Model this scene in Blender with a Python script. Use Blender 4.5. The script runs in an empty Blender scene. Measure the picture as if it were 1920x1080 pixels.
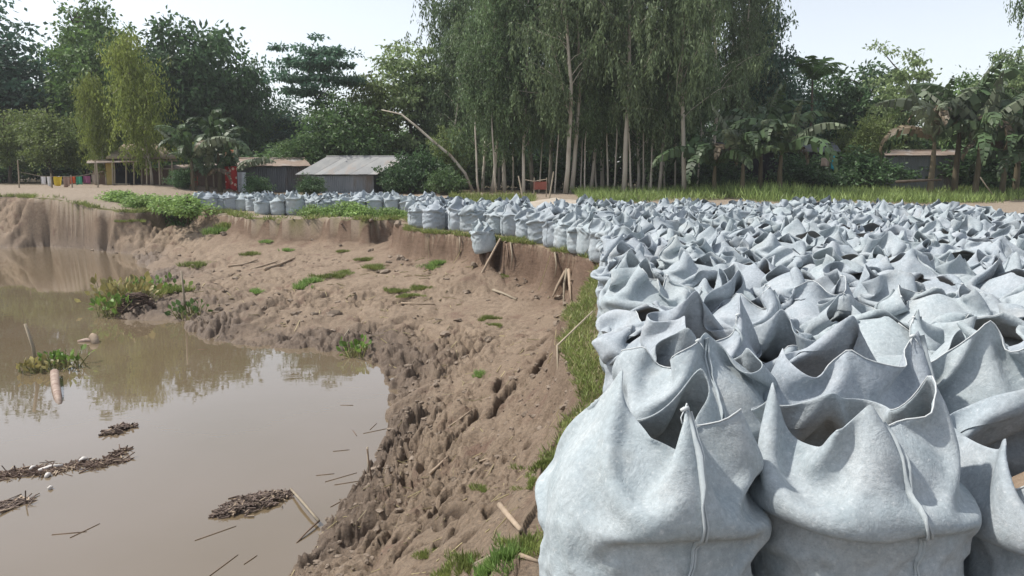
import bpy, math, random
import numpy as np
from mathutils import Vector, Matrix

# ------------------------------------------------------------------ camera, sky, sun, exposure
scene = bpy.context.scene
col = scene.collection
F_PX, PITCH, CAM_H = 1400.0, math.radians(8.73), 1.5
cam = bpy.data.objects.new('camera', bpy.data.cameras.new('camera'))
col.objects.link(cam); scene.camera = cam
cam.location = (0, 0, CAM_H); cam.rotation_euler = (math.pi/2-PITCH, 0, 0)
cam.data.sensor_width = 36; cam.data.lens = 36*F_PX/1920
cam.data.clip_start = 0.05; cam.data.clip_end = 2000

SUN_EL, SUN_AZ = math.radians(55), math.radians(-84)       # azimuth from +Y, clockwise: high on the left, a touch ahead
world = bpy.data.worlds.new('World'); scene.world = world; world.use_nodes = True
wn = world.node_tree; bg = wn.nodes['Background']
sky = wn.nodes.new('ShaderNodeTexSky'); sky.sky_type = 'NISHITA'; sky.sun_disc = False
sky.sun_elevation = SUN_EL; sky.sun_rotation = SUN_AZ
sky.altitude = 0; sky.air_density = 1.0; sky.dust_density = 1.0; sky.ozone_density = 1.0
hsv = wn.nodes.new('ShaderNodeHueSaturation'); hsv.inputs['Saturation'].default_value = 0.38; hsv.inputs['Value'].default_value = 0.92
wn.links.new(sky.outputs[0], hsv.inputs['Color']); wn.links.new(hsv.outputs[0], bg.inputs['Color'])
bg.inputs['Strength'].default_value = 0.15
sun = bpy.data.objects.new('sun', bpy.data.lights.new('sun', 'SUN')); col.objects.link(sun)
sun.data.energy = 3.2; sun.data.angle = math.radians(1.6); sun.data.color = (1.0, 0.95, 0.87)
sd = Vector((math.sin(SUN_AZ)*math.cos(SUN_EL), math.cos(SUN_AZ)*math.cos(SUN_EL), math.sin(SUN_EL)))
sun.rotation_euler = sd.to_track_quat('Z', 'Y').to_euler(); sun.location = sd*60
vs = scene.view_settings
vs.view_transform = 'Standard'; vs.look = 'None'; vs.exposure = 0.56; vs.gamma = 1; vs.use_curve_mapping = False

# ------------------------------------------------------------------ helpers
def ray(px, py):
    cx, cy = (px-960)/F_PX, (540-py)/F_PX
    return np.array([cx, math.cos(PITCH)+cy*math.sin(PITCH), -math.sin(PITCH)+cy*math.cos(PITCH)])
def at(px, py, z=0.0):                                     # photo pixel -> point on the level z
    d = ray(px, py); t = (z-CAM_H)/d[2]
    return (d[0]*t, d[1]*t)
def atd(px, py, Y):                                        # photo pixel -> point at the depth Y
    d = ray(px, py); t = Y/d[1]
    return (d[0]*t, Y, CAM_H+d[2]*t)
def colx(px, Y): return atd(px, 345, Y)[0]

_perm = np.random.default_rng(5).permutation(256)
_perm = np.concatenate([_perm, _perm, _perm])
_grad = np.random.default_rng(6).uniform(-1, 1, 256)
def vnoise(x, y, s=0):
    x = np.asarray(x, float)+s*17.31; y = np.asarray(y, float)-s*9.77
    xi, yi = np.floor(x).astype(int), np.floor(y).astype(int); fx, fy = x-xi, y-yi
    ux, uy = fx*fx*fx*(fx*(fx*6-15)+10), fy*fy*fy*(fy*(fy*6-15)+10)
    h = lambda a, b: _grad[_perm[_perm[a & 255]+(b & 255)]]
    a, b, c, d = h(xi, yi), h(xi+1, yi), h(xi, yi+1), h(xi+1, yi+1)
    return (a*(1-ux)+b*ux)*(1-uy)+(c*(1-ux)+d*ux)*uy
def fbm(x, y, s=0, o=4, g=0.5):
    t, a = 0, 1.0
    for k in range(o):
        t = t+a*vnoise(x*2**k, y*2**k, s+k*3); a *= g
    return t
def sm(t): t = np.clip(t, 0, 1); return t*t*(3-2*t)

def tag(o, label=None, cat=None, group=None, kind=None):
    if label: o['label'] = label
    if cat: o['category'] = cat
    if group: o['group'] = group
    if kind: o['kind'] = kind
    return o
def link(name, me, mat=None, parent=None):
    if mat is not None and len(me.materials) == 0: me.materials.append(mat)
    o = bpy.data.objects.new(name, me); col.objects.link(o)
    if parent is not None: o.parent = parent
    return o
def empty(name, loc=(0, 0, 0), rz=0.0, sc=1.0):
    o = bpy.data.objects.new(name, None); col.objects.link(o); o.empty_display_size = 0.2
    o.location = loc; o.rotation_euler = (0, 0, rz); o.scale = (sc, sc, sc) if not hasattr(sc, '__len__') else sc
    return o
def mesh_np(name, V, F, smooth=True, mat=None):            # F: (n,4) or (n,3) int array
    V = np.ascontiguousarray(V, np.float32).reshape(-1, 3); F = np.ascontiguousarray(F, np.int32)
    me = bpy.data.meshes.new(name); n, k = F.shape
    me.vertices.add(len(V)); me.vertices.foreach_set('co', V.ravel())
    me.loops.add(n*k); me.loops.foreach_set('vertex_index', F.ravel())
    me.polygons.add(n); me.polygons.foreach_set('loop_start', np.arange(0, n*k, k, dtype=np.int32))
    me.polygons.foreach_set('loop_total', np.full(n, k, np.int32))
    me.polygons.foreach_set('use_smooth', np.full(n, smooth, bool))
    me.update(calc_edges=True)
    if mat is not None: me.materials.append(mat)
    return me
def grid_faces(nv, nu, wrap=False):
    a = np.arange(nv-1)[:, None]*nu; j = np.arange(nu if wrap else nu-1)[None, :]; k = (j+1) % nu
    return np.stack([a+j, a+k, a+nu+k, a+nu+j], -1).reshape(-1, 4)
class MB:                                                  # collects boxes, tubes and quads for one mesh
    def __init__(s): s.V, s.F, s.n = [], [], 0
    def add(s, V, F):
        V = np.asarray(V, float).reshape(-1, 3); s.V.append(V); s.F += [tuple(int(i)+s.n for i in f) for f in F]; s.n += len(V); return s
    def box(s, c, d, rz=0.0, rx=0.0, ry=0.0):
        x, y, z = d[0]/2, d[1]/2, d[2]/2
        V = np.array([(a*x, b*y, e*z) for e in (-1, 1) for a, b in ((-1, -1), (1, -1), (1, 1), (-1, 1))])
        R = np.array(Matrix.Rotation(rz, 3, 'Z') @ Matrix.Rotation(ry, 3, 'Y') @ Matrix.Rotation(rx, 3, 'X'))
        return s.add(V@R.T+np.array(c), [(3, 2, 1, 0), (4, 5, 6, 7), (0, 1, 5, 4), (1, 2, 6, 5), (2, 3, 7, 6), (3, 0, 4, 7)])
    def tube(s, pts, rad, n=7, cap=True):
        pts = [Vector(p) for p in pts]; m = len(pts)
        rad = rad if hasattr(rad, '__len__') else [rad]*m
        V = []; up = None
        for i, p in enumerate(pts):
            t = (pts[min(i+1, m-1)]-pts[max(i-1, 0)]).normalized()
            if up is None: up = t.orthogonal().normalized()
            up = (up-t*up.dot(t)).normalized(); q = t.cross(up)
            for k in range(n):
                a = 2*math.pi*k/n; V.append(p+(up*math.cos(a)+q*math.sin(a))*rad[i])
        F = [(i*n+k, i*n+(k+1) % n, (i+1)*n+(k+1) % n, (i+1)*n+k) for i in range(m-1) for k in range(n)]
        if cap: F += [tuple(range(n))[::-1], tuple((m-1)*n+k for k in range(n))]
        return s.add([tuple(v) for v in V], F)
    def mesh(s, name, mat=None, smooth=False):
        me = bpy.data.meshes.new(name); me.from_pydata(np.concatenate(s.V).tolist(), [], s.F)
        if smooth: me.shade_smooth()
        if mat is not None: me.materials.append(mat)
        return me
    def build(s, name, mat, parent=None, smooth=False): return link(name, s.mesh(name, mat, smooth), None, parent)

# ------------------------------------------------------------------ procedural materials
def new_mat(name, rough=0.9, spec=0.3):
    m = bpy.data.materials.new(name); m.use_nodes = True; b = m.node_tree.nodes['Principled BSDF']
    b.inputs['Roughness'].default_value = rough; b.inputs['Specular IOR Level'].default_value = spec
    return m, m.node_tree, b
def N(nt, typ, **kw):
    n = nt.nodes.new(typ)
    for k, v in kw.items():
        if k in n.inputs: n.inputs[k].default_value = v
        else: setattr(n, k, v)
    return n
def mixc(nt, fac, a, b, mode='MIX'):
    n = nt.nodes.new('ShaderNodeMix'); n.data_type = 'RGBA'; n.blend_type = mode
    for i, v in ((0, fac), (6, a), (7, b)):
        sock = n.inputs[i]
        if hasattr(v, 'links'): nt.links.new(v, sock)
        elif i == 0: sock.default_value = v
        else: sock.default_value = (*v, 1) if len(v) == 3 else v
    return n.outputs[2]
def ramp(nt, src, lo, hi):
    n = N(nt, 'ShaderNodeMapRange'); n.inputs[1].default_value = lo; n.inputs[2].default_value = hi
    nt.links.new(src, n.inputs[0]); return n.outputs[0]
def noise(nt, scale, detail=4, rough=0.55, vec=None, dist=0.0):
    n = N(nt, 'ShaderNodeTexNoise', Scale=scale, Detail=detail, Roughness=rough, Distortion=dist)
    if vec is not None: nt.links.new(vec, n.inputs['Vector'])
    return n.outputs['Fac']
def proc(name, c1, c2, scale=6.0, rough=0.9, spec=0.25, bump=0.0, bscale=40.0, vary=0.0, stretch=None, trans=0.0, c3=None, s3=1.0, isl=0.0):
    m, nt, b = new_mat(name, rough, spec)
    tc = N(nt, 'ShaderNodeTexCoord'); vec = tc.outputs['Object']
    if stretch:
        mp = N(nt, 'ShaderNodeMapping'); mp.inputs['Scale'].default_value = stretch; nt.links.new(vec, mp.inputs[0]); vec = mp.outputs[0]
    c = mixc(nt, ramp(nt, noise(nt, scale, 5, .6, vec), .32, .68), c1, c2)
    if c3: c = mixc(nt, ramp(nt, noise(nt, s3, 4, .6, vec), .5, .68), c, c3)
    if isl:                                                # every leaf a slightly different tone
        ri = N(nt, 'ShaderNodeMapRange'); nt.links.new(N(nt, 'ShaderNodeNewGeometry').outputs['Random Per Island'], ri.inputs[0]); ri.inputs[3].default_value = 1-isl; ri.inputs[4].default_value = 1+isl
        c = mixc(nt, 1.0, c, ri.outputs[0], 'MULTIPLY')
    if vary:
        oi = N(nt, 'ShaderNodeObjectInfo'); h = N(nt, 'ShaderNodeHueSaturation')
        nt.links.new(ramp(nt, oi.outputs['Random'], 0, 1), h.inputs['Value'])
        h.inputs['Value'].links[0].from_node.inputs[3].default_value = 1-vary; h.inputs['Value'].links[0].from_node.inputs[4].default_value = 1+vary
        nt.links.new(c, h.inputs['Color']); c = h.outputs[0]
    nt.links.new(c, b.inputs['Base Color'])
    if bump:
        bp = N(nt, 'ShaderNodeBump', Strength=bump, Distance=0.02); nt.links.new(noise(nt, bscale, 6, .65, vec), bp.inputs['Height']); nt.links.new(bp.outputs[0], b.inputs['Normal'])
    if trans:
        t = N(nt, 'ShaderNodeBsdfTranslucent'); nt.links.new(c, t.inputs[0]); mx = N(nt, 'ShaderNodeMixShader'); mx.inputs[0].default_value = trans
        nt.links.new(b.outputs[0], mx.inputs[1]); nt.links.new(t.outputs[0], mx.inputs[2]); nt.links.new(mx.outputs[0], nt.nodes['Material Output'].inputs[0])
    return m

# ------------------------------------------------------------------ the lie of the land
WATER_Z = -1.5
# edge of the ledge the bags stand on: (photo pixel, or world metres) and the height of the broken face below it
EDGE = [(-0.55, -12, .1), (-0.35, -1, .1), (-0.12, 1.6, .1), (*at(985, 985), .10), (*at(1022, 868), .16), (*at(1083, 748), .30), (*at(1068, 690), .32),
        (*at(1060, 625), .34), (*at(1076, 572), .45), (*at(1103, 530), .62), (*at(1121, 494), .85), (*at(1080, 476), .85), (*at(1030, 468), .85),
        (*at(992, 458), .88), (*at(948, 449), .75), (*at(925, 452), .6), (*at(893, 442), .6), (*at(840, 439), .68), (*at(795, 437), .72), (*at(757, 433), .72),
        (*at(748, 420), .75), (*at(752, 411), .72), (*at(690, 413), .72), (*at(610, 412), .72), (*at(520, 410), .66), (*at(446, 408), .5), (*at(432, 402), .35), (*at(392, 400), .35),
        (*at(362, 396), .35), (*at(335, 391, .05), .4), (*at(270, 388, .2), .4), (*at(205, 384, .3), .30), (*at(120, 375, .42), .28), (*at(0, 368, .5), .30), (-34, 33.5, .3), (-90, 34, .3)]
SHORE = [(-90, 29.5), (-34, 29.6), at(0, 464, WATER_Z), at(90, 461, WATER_Z), at(160, 467, WATER_Z), at(232, 480, WATER_Z), at(286, 493, WATER_Z), at(290, 508, WATER_Z),
         at(268, 530, WATER_Z), at(232, 562, WATER_Z), at(212, 592, WATER_Z), at(290, 599, WATER_Z), at(366, 602, WATER_Z), at(362, 622, WATER_Z), at(385, 640, WATER_Z), at(480, 647, WATER_Z),
         at(600, 654, WATER_Z), at(655, 664, WATER_Z), at(704, 690, WATER_Z), at(736, 716, WATER_Z), at(744, 748, WATER_Z), at(732, 778, WATER_Z), at(726, 812, WATER_Z), at(700, 852, WATER_Z),
         at(690, 893, WATER_Z), at(652, 925, WATER_Z), at(640, 962, WATER_Z), at(606, 1000, WATER_Z), at(583, 1045, WATER_Z), at(545, 1090, WATER_Z), (-2.0, 4.2), (-2.5, 1.5), (-3.0, -12)]
EDGE_XY = np.array([e[:2] for e in EDGE]); EDGE_H = np.array([e[2] for e in EDGE])
LEDGE_POLY = np.concatenate([EDGE_XY, [(-90, 400), (400, 400), (400, -12)]])
WATER_POLY = np.concatenate([np.array(SHORE), [(-90, -12)]])
def seg_dist(x, y, line, val=None):
    best = np.full(x.shape, 1e9); out = np.zeros(x.shape); ws = 0
    for i in range(len(line)-1):
        (ax, ay), (bx, by) = line[i], line[i+1]; dx, dy = bx-ax, by-ay
        t = np.clip(((x-ax)*dx+(y-ay)*dy)/(dx*dx+dy*dy+1e-9), 0, 1)
        d = (x-ax-t*dx)**2+(y-ay-t*dy)**2; k = d < best; best = np.where(k, d, best)
        if val is not None:
            w = 1/(d+.02)**2; out = out+w*(val[i]*(1-t)+val[i+1]*t); ws = ws+w
    return np.sqrt(best), out/ws if val is not None else out
def inside(x, y, poly):
    r = np.zeros(x.shape, bool); n = len(poly)
    for i in range(n):
        (ax, ay), (bx, by) = poly[i], poly[(i+1) % n]
        c = (ay > y) != (by > y)
        if c.any(): r ^= c & (x < (bx-ax)*(y-ay)/(by-ay+1e-12)+ax)
    return r
def level(x, y):                                           # the top of the ledge
    return 0.5*sm((-x-14)/6)*sm((y-24)/7)+0.35*sm((y-34)/12)+0.03*fbm(x*.5, y*.5, 3, 2)*sm((y-6)/20)
CRACKS = [[at(px, py, z) for px, py in pts] for z, pts in ((-.55, ((940, 694), (937, 676), (950, 664), (972, 660), (990, 655))), (-.6, ((922, 752), (934, 735), (948, 716), (966, 708))), (-.75, ((752, 1010), (775, 985), (800, 958), (830, 930), (842, 915))),
          (-.7, ((836, 800), (860, 785), (880, 760), (893, 750))), (-.5, ((1010, 690), (1022, 670), (1040, 655))), (-.8, ((690, 745), (730, 735), (775, 715), (800, 700))), (-.85, ((640, 590), (720, 578), (790, 566))))]
def warp(x, y):                                            # ragged outlines for the ledge and the shore
    ws = np.clip(y/14, .35, 1.4); f1 = sm((30-y)/8); f2 = sm((17-y)/7)
    wx = x+ws*(.16*vnoise(x*1.3, y*1.3, 11)+.05*f1*vnoise(x*3.7, y*3.7, 12)+.03*f2*vnoise(x*9, y*9, 13)); wy = y+ws*(.22*vnoise(x*1.3, y*1.3, 14)+.06*f1*vnoise(x*3.9, y*3.9, 15)+.03*f2*vnoise(x*9, y*9, 16))
    k = .8*sm((-x-10)/5)
    return wx+k*(.5*vnoise(x*.7, y*.7, 17)+.25*vnoise(x*2, y*2, 18)), wy+k*(.8*vnoise(x*.6, y*.6, 19)+.35*vnoise(x*1.8, y*1.8, 20))
def terrain(x, y, full=False):
    x = np.asarray(x, float); y = np.asarray(y, float)
    wx, wy = warp(x, y)
    de, ch = seg_dist(wx, wy, EDGE_XY, EDGE_H); dw, _ = seg_dist(wx, wy, np.array(SHORE))
    led, wat = inside(wx, wy, LEDGE_POLY), inside(wx, wy, WATER_POLY)
    zg = level(x, y)
    t = np.clip(de/(de+dw+1e-6), 0, 1)
    cw = .10+.22*np.abs(vnoise(x*1.4, y*1.4, 21))+.25*sm((3.2-y)/2)+.5*sm((-x-11)/5)
    cl = sm(de/cw)
    slope = zg-ch*cl-(zg-ch-WATER_Z)*t**.85
    # talus at the foot of the face
    slope += .16*cl*np.exp(-de/.45)*(.4+.9*np.abs(vnoise(x*1.7, y*1.7, 22)))
    # slumped mud: clods, flow folds and cracks
    rough = sm(de/.5)*(1-.35*sm((.25-dw)/.25))
    amp = rough*(.45+.8*sm((t-.25)/.5)+1.3*sm((-x-11)/4))
    qx, qy = x+.35*fbm(x*1.1, y*1.1, 31, 3), y+.35*fbm(x*1.1, y*1.1, 32, 3)
    bil = lambda v: 1-np.exp(-3.4*np.sqrt(v*v+.0009))-.55                # rounded lumps with creased valleys
    l1 = bil(fbm(qx*.9, qy*.9, 33, 2)); l2 = bil(fbm(qx*2.3+qy*.9, qy*2.6-qx*.6, 34, 2)); l3 = bil(fbm(qx*5.5+1.6*qy, qy*6.5-1.6*qx, 35, 2)); l4 = bil(fbm(qx*13, qy*13, 36, 2))
    patch = sm((fbm(x*.6, y*.6, 41, 3)+.35)/.7)
    lump = .11*l1+.105*l2*(.3+.9*patch)+.085*l3*(.30+1.0*patch)*sm((24-y)/12)+.050*l4*(.35+.85*patch)*sm((16-y)/7)+.020*bil(fbm(qx*29, qy*29, 37, 2))*(.4+.6*patch)*sm((9-y)/4)
    cr = np.abs(fbm(qx*1.5-qy*.5, qy*1.1+qx*.4, 51, 3)); crack = np.exp(-(cr/.030)**2)*sm((fbm(x*.8, y*.8, 52, 2)-.05)/.3)*rough
    along = x*.9-y*.5; fold = bil(fbm(dw*3.4+.9*fbm(x*.9, y*.9, 38, 3), along*.75, 39, 3))
    lump = lump+.10*fold*(.3+.8*patch)*sm((26-y)/10)+.045*bil(fbm(dw*9+1.2*fbm(x*1.3, y*1.3, 42, 2), along*2.2, 43, 2))*sm((15-y)/7)
    lb = sm((-x-9)/4)*sm(de/.25)*sm(dw/.5)
    slope += lb*(.26*bil(fbm(x*.9+.5*qx, y*2.4, 44, 3))+.13*bil(fbm(x*2.3, y*4.4, 45, 2)))
    gap = np.zeros(x.shape)
    for line in CRACKS: dl, _ = seg_dist(x+.03*vnoise(x*9, y*9, 55)+.015*vnoise(x*25, y*25, 56), y+.04*vnoise(x*9, y*9, 57), np.array(line)); gap = np.maximum(gap, np.exp(-(dl/(.012+.004*y))**2)*(.4+.6*sm((vnoise(x*3, y*3, 58)+.6)/.6)))
    crack = np.clip(crack+gap*1.2, 0, 1.2)
    slope += -.10*gap+amp*lump-.06*crack
    bed = WATER_Z-np.minimum(.9, .22*dw)-.01+.03*sm(dw/.5)*fbm(x*2, y*2, 61, 2)
    z = np.where(led, zg-.03*np.exp(-de/.12)+.012*fbm(x*6, y*6, 62, 3), np.where(wat, bed, slope))
    if not full: return z
    return z, dict(wet=np.where(wat, 1, np.where(led, 0, sm((t-.58)/.40)*(.45+.8*patch))), turf=np.where(led, sm((de-.05)/.1)*sm((.5+.4*vnoise(x*2, y*2, 63)-de)/.4)*(.35+.65*sm((y-4)/3)), 0*x),
                   face=np.where(led | wat, 0, np.exp(-np.maximum(de-.05, 0)/.35)*sm((ch-.2)/.3)), sandy=np.where(led, sm((y-20)/8)*(1-.9*sm((y-41)/5)*sm((x+30)/8)), 0), litter=np.where(led, sm((y-43)/4), 0), crack=np.where(led | wat, 0, np.clip(crack, 0, 1)))
def zt(x, y): return float(terrain(np.array([x]), np.array([y]))[0])

ys = [-3.0, -1.5, -.4, .3]
y = .8
while y < 160:
    ys.append(y); y += max(.014, .0052*y) if 3 < y < 21 else .10 if 27 < y < 35 else .008*y if 3 < y < 40 else .04*y
ys = np.array(ys)
us = np.concatenate([np.linspace(-1.5, -.8, 40), np.linspace(-.8, .16, 540)[1:], np.linspace(.16, 1.5, 70)[1:]])
GX = us[None, :]*(ys[:, None].clip(0)+1.5); GY = np.repeat(ys[:, None], len(us), 1)
GX[0:4] = us[None, :]*2.4
GZ, at_ = terrain(GX, GY, True)
def mud_material():
    m, nt, b = new_mat('bank_mud', .95, .2)
    geo = N(nt, 'ShaderNodeNewGeometry'); pos = geo.outputs['Position']
    A = lambda k: N(nt, 'ShaderNodeAttribute', attribute_name=k).outputs['Fac']
    n1 = ramp(nt, noise(nt, 1.3, 6, .6, pos), .3, .7); n2 = ramp(nt, noise(nt, 9, 6, .65, pos), .3, .7); n3 = ramp(nt, noise(nt, 60, 4, .7, pos), .25, .75)
    dry = mixc(nt, n1, (.325, .268, .208), (.410, .345, .275)); dry = mixc(nt, n2, dry, (.255, .205, .158)); dry = mixc(nt, ramp(nt, noise(nt, 2.3, 5, .6, pos), .56, .70), dry, (.235, .172, .138))
    wetc = mixc(nt, n2, (.150, .120, .095), (.240, .195, .158))
    c = mixc(nt, A('wet'), dry, wetc)
    st = N(nt, 'ShaderNodeMapping'); st.inputs['Scale'].default_value = (2.2, 2.2, 14); nt.links.new(pos, st.inputs[0])
    fac = mixc(nt, ramp(nt, noise(nt, 1.6, 6, .65, st.outputs[0]), .3, .7), (.130, .092, .070), (.225, .162, .124))
    c = mixc(nt, A('face'), c, fac)
    c = mixc(nt, A('crack'), c, (.11, .085, .066))
    c = mixc(nt, A('sandy'), c, mixc(nt, n2, (.33, .285, .235), (.39, .345, .29)))
    c = mixc(nt, A('litter'), c, mixc(nt, n2, (.085, .070, .048), (.13, .115, .07)))
    c = mixc(nt, A('turf'), c, mixc(nt, n2, (.085, .105, .030), (.16, .150, .060)))
    c = mixc(nt, .5, c, mixc(nt, n3, (.06, .048, .038), (.62, .52, .43)), 'OVERLAY')
    c = mixc(nt, ramp(nt, noise(nt, 15, 9, .78, pos, .6), .46, .30), c, mixc(nt, 1.0, c, (.52, .48, .46), 'MULTIPLY'))
    nt.links.new(c, b.inputs['Base Color'])
    r = N(nt, 'ShaderNodeMapRange'); nt.links.new(A('wet'), r.inputs[0]); r.inputs[3].default_value = .95; r.inputs[4].default_value = .5; nt.links.new(r.outputs[0], b.inputs['Roughness'])
    b0 = N(nt, 'ShaderNodeBump', Strength=.6, Distance=.05); nt.links.new(noise(nt, 9, 8, .70, pos, .8), b0.inputs['Height'])
    b1 = N(nt, 'ShaderNodeBump', Strength=.9, Distance=.035); nt.links.new(noise(nt, 34, 7, .72, pos, .5), b1.inputs['Height']); nt.links.new(b0.outputs[0], b1.inputs['Normal'])
    nt.links.new(b1.outputs[0], b.inputs['Normal'])
    return m
gm = mesh_np('ground', np.stack([GX, GY, GZ], -1), grid_faces(*GX.shape), True, mud_material())
for k, v in at_.items():
    a = gm.attributes.new(k, 'FLOAT', 'POINT'); a.data.foreach_set('value', np.ascontiguousarray(v.ravel(), np.float32))
ground = tag(link('ground', gm), kind='structure')

def water_material():
    m, nt, b = new_mat('muddy_water', .02, .5)
    geo = N(nt, 'ShaderNodeNewGeometry'); pos = geo.outputs['Position']
    c = mixc(nt, ramp(nt, noise(nt, .35, 4, .5, pos), .3, .7), (.142, .107, .064), (.170, .130, .090))
    nt.links.new(c, b.inputs['Base Color']); b.inputs['IOR'].default_value = 1.85
    st = N(nt, 'ShaderNodeMapping'); st.inputs['Scale'].default_value = (1.0, 2.2, 1); nt.links.new(pos, st.inputs[0])
    b1 = N(nt, 'ShaderNodeBump', Strength=.028, Distance=.02); nt.links.new(noise(nt, 2.6, 3, .5, st.outputs[0], .6), b1.inputs['Height'])
    nt.links.new(b1.outputs[0], b.inputs['Normal'])
    return m
wm = mesh_np('water', [(-120, -40, WATER_Z), (2.5, -40, WATER_Z), (2.5, 40, WATER_Z), (-120, 40, WATER_Z)], [(0, 1, 2, 3)], False, water_material())
tag(link('water', wm), kind='structure')
bedm = mesh_np('riverbed', [(-500, -500, -2.6), (500, -500, -2.6), (500, 900, -2.6), (-500, 900, -2.6)], [(0, 1, 2, 3)], False, proc('riverbed_soil', (.17, .13, .10), (.22, .17, .13), 1))
tag(link('riverbed', bedm), kind='structure')

# ------------------------------------------------------------------ sandbags: felt tubes draped over heaps of sand
NU, NV = 80, 41
def simulate_bags(specs, steps=46, iters=7):
    """position based cloth: each bag is a tube of felt hung over a heap of sand"""
    B = len(specs); rng = np.random.default_rng(11)
    th = np.linspace(0, 2*math.pi, NU, endpoint=False)
    dv = np.array([s.get('dv', .0262) for s in specs], np.float32)[:, None, None]
    a = np.array([s['a'] for s in specs])[:, None, None]; b = np.array([s['b'] for s in specs])[:, None, None]
    hs = np.array([s['hs'] for s in specs])[:, None, None]; zc = hs*np.array([s.get('full', .60) for s in specs])[:, None, None]
    n = 2.5
    def Rc(x, y):
        r = np.sqrt(x*x+y*y)+1e-6; c = np.abs(x)/r; s = np.abs(y)/r
        return ((c/a)**n+(s/b)**n)**(-1/n), r
    def prof(z):
        t = np.clip(z/np.maximum(zc, 1e-3), 0, 1)
        return 0.78+0.22*np.sqrt(np.clip(1-(1-np.clip(z/0.20, 0, 1))**2, 0, 1))-0.06*t**2
    c, s = np.cos(th)[None, None, :], np.sin(th)[None, None, :]
    Rth = ((np.abs(c)/a)**n+(np.abs(s)/b)**n)**(-1/n)                      # B,1,NU
    dm = np.array([s.get('dome', .6) for s in specs])[:, None, None]
    tap = np.array([s['tap'] for s in specs])[:, None, None]
    # walk the fabric up the sand profile
    P = np.zeros((B, NV, NU, 3), np.float32)
    z = np.zeros((B, 1, 1)); ft = np.ones((B, 1, 1))
    for v in range(NV):
        w = np.clip((v-NV*0.46)/(NV*0.54), 0, 1)
        star = sum(np.array([[[sp['star'][k]]] for sp in specs])*np.cos(m*th[None, None, :]+np.array([[[sp['ph'][k]]] for sp in specs])) for k, m in enumerate((2, 3, 5)))
        rad = Rth*np.minimum(prof(z)*1.01, 1)*(1-tap*w**1.1)*(1+star*w)
        P[:, v, :, 0:1] = (rad*c)[:, 0, :, None]; P[:, v, :, 1:2] = (rad*s)[:, 0, :, None]; P[:, v, :, 2] = z[:, 0, :]
        z = z+dv*(0.94 if v < 20 else 0.90)
    P += rng.normal(0, 0.0035, P.shape).astype(np.float32)
    P[:, 0, :, 2] = 0
    per = np.sqrt(((np.roll(P[:, 8], -1, 1)-P[:, 8])**2).sum(-1)).sum(-1)*1.015
    du = (per/NU)[:, None, None]
    X, Xp = P.copy(), P.copy()
    base = P[:, 0].copy()
    anchor = P[:, :26].copy(); ak = ((0.022*np.clip((26-np.arange(26))/20, 0, 1))[None, :]*np.array([s.get('hold', 1.0) for s in specs])[:, None])[:, :, None, None].astype(np.float32)
    pins = []
    for bi, sp in enumerate(specs):
        for (ang, z_, x_, y_, k) in sp['pins']:
            j = int(round(ang/(2*math.pi)*NU)) % NU
            for dj, wgt in ((-1, .5), (0, 1), (1, .5)):
                pins.append((bi, NV-1, (j+dj) % NU, x_, y_, z_, k*wgt))
    pins = np.array(pins)
    pb, pv, pu = (pins[:, i].astype(int) for i in range(3)); pt = pins[:, 3:6].astype(np.float32); pk = pins[:, 6:7].astype(np.float32)
    lim = np.array([s['lim'] for s in specs], np.float32)[:, None, None]
    def solve(A, Bv, rest, k, push=True):
        d = Bv-A; L = np.sqrt((d*d).sum(-1))+1e-7
        e = (L-rest)/L
        if not push: e = np.where(e < 0, e*0, e)
        corr = (d*(0.5*k*e)[..., None]).astype(np.float32)
        return corr
    def horiz(sk, k):
        for par in range(2 if sk == 1 else 1):
            if sk == 1:
                A = X[:, :, par::2]; Bq = np.roll(X, -1, 2)[:, :, par::2]
                cr = solve(A, Bq, du, k); X[:, :, par::2] += cr
                idx = (np.arange(par, NU, 2)+1) % NU; X[:, :, idx] -= cr
            else:
                Bq = np.roll(X, -sk, 2); cr = solve(X, Bq, du*sk, k); X[:] = X+0.5*cr-0.5*np.roll(cr, sk, 2)
    def vert(sk, k):
        if sk == 1:
            for par in range(2):
                m = (NV-1-par)//2
                A = X[:, par:par+2*m:2]; Bq = X[:, par+1:par+1+2*m:2]
                cr = solve(A, Bq, dv, k); A += cr; Bq -= cr
        else:
            cr = solve(X[:, :-sk], X[:, sk:], dv*sk, k); X[:, :-sk] += 0.5*cr; X[:, sk:] -= 0.5*cr
    def shear(k):
        for sh in (1, -1):
            cr = solve(X[:, :-1], np.roll(X, -sh, 2)[:, 1:], np.sqrt(du**2+dv**2), k)
            X[:, :-1] += 0.5*cr; X[:, 1:] -= 0.5*np.roll(cr, sh, 2)
    ramp = np.linspace(0.0, 1.0, NV)[None, :, None]
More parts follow.
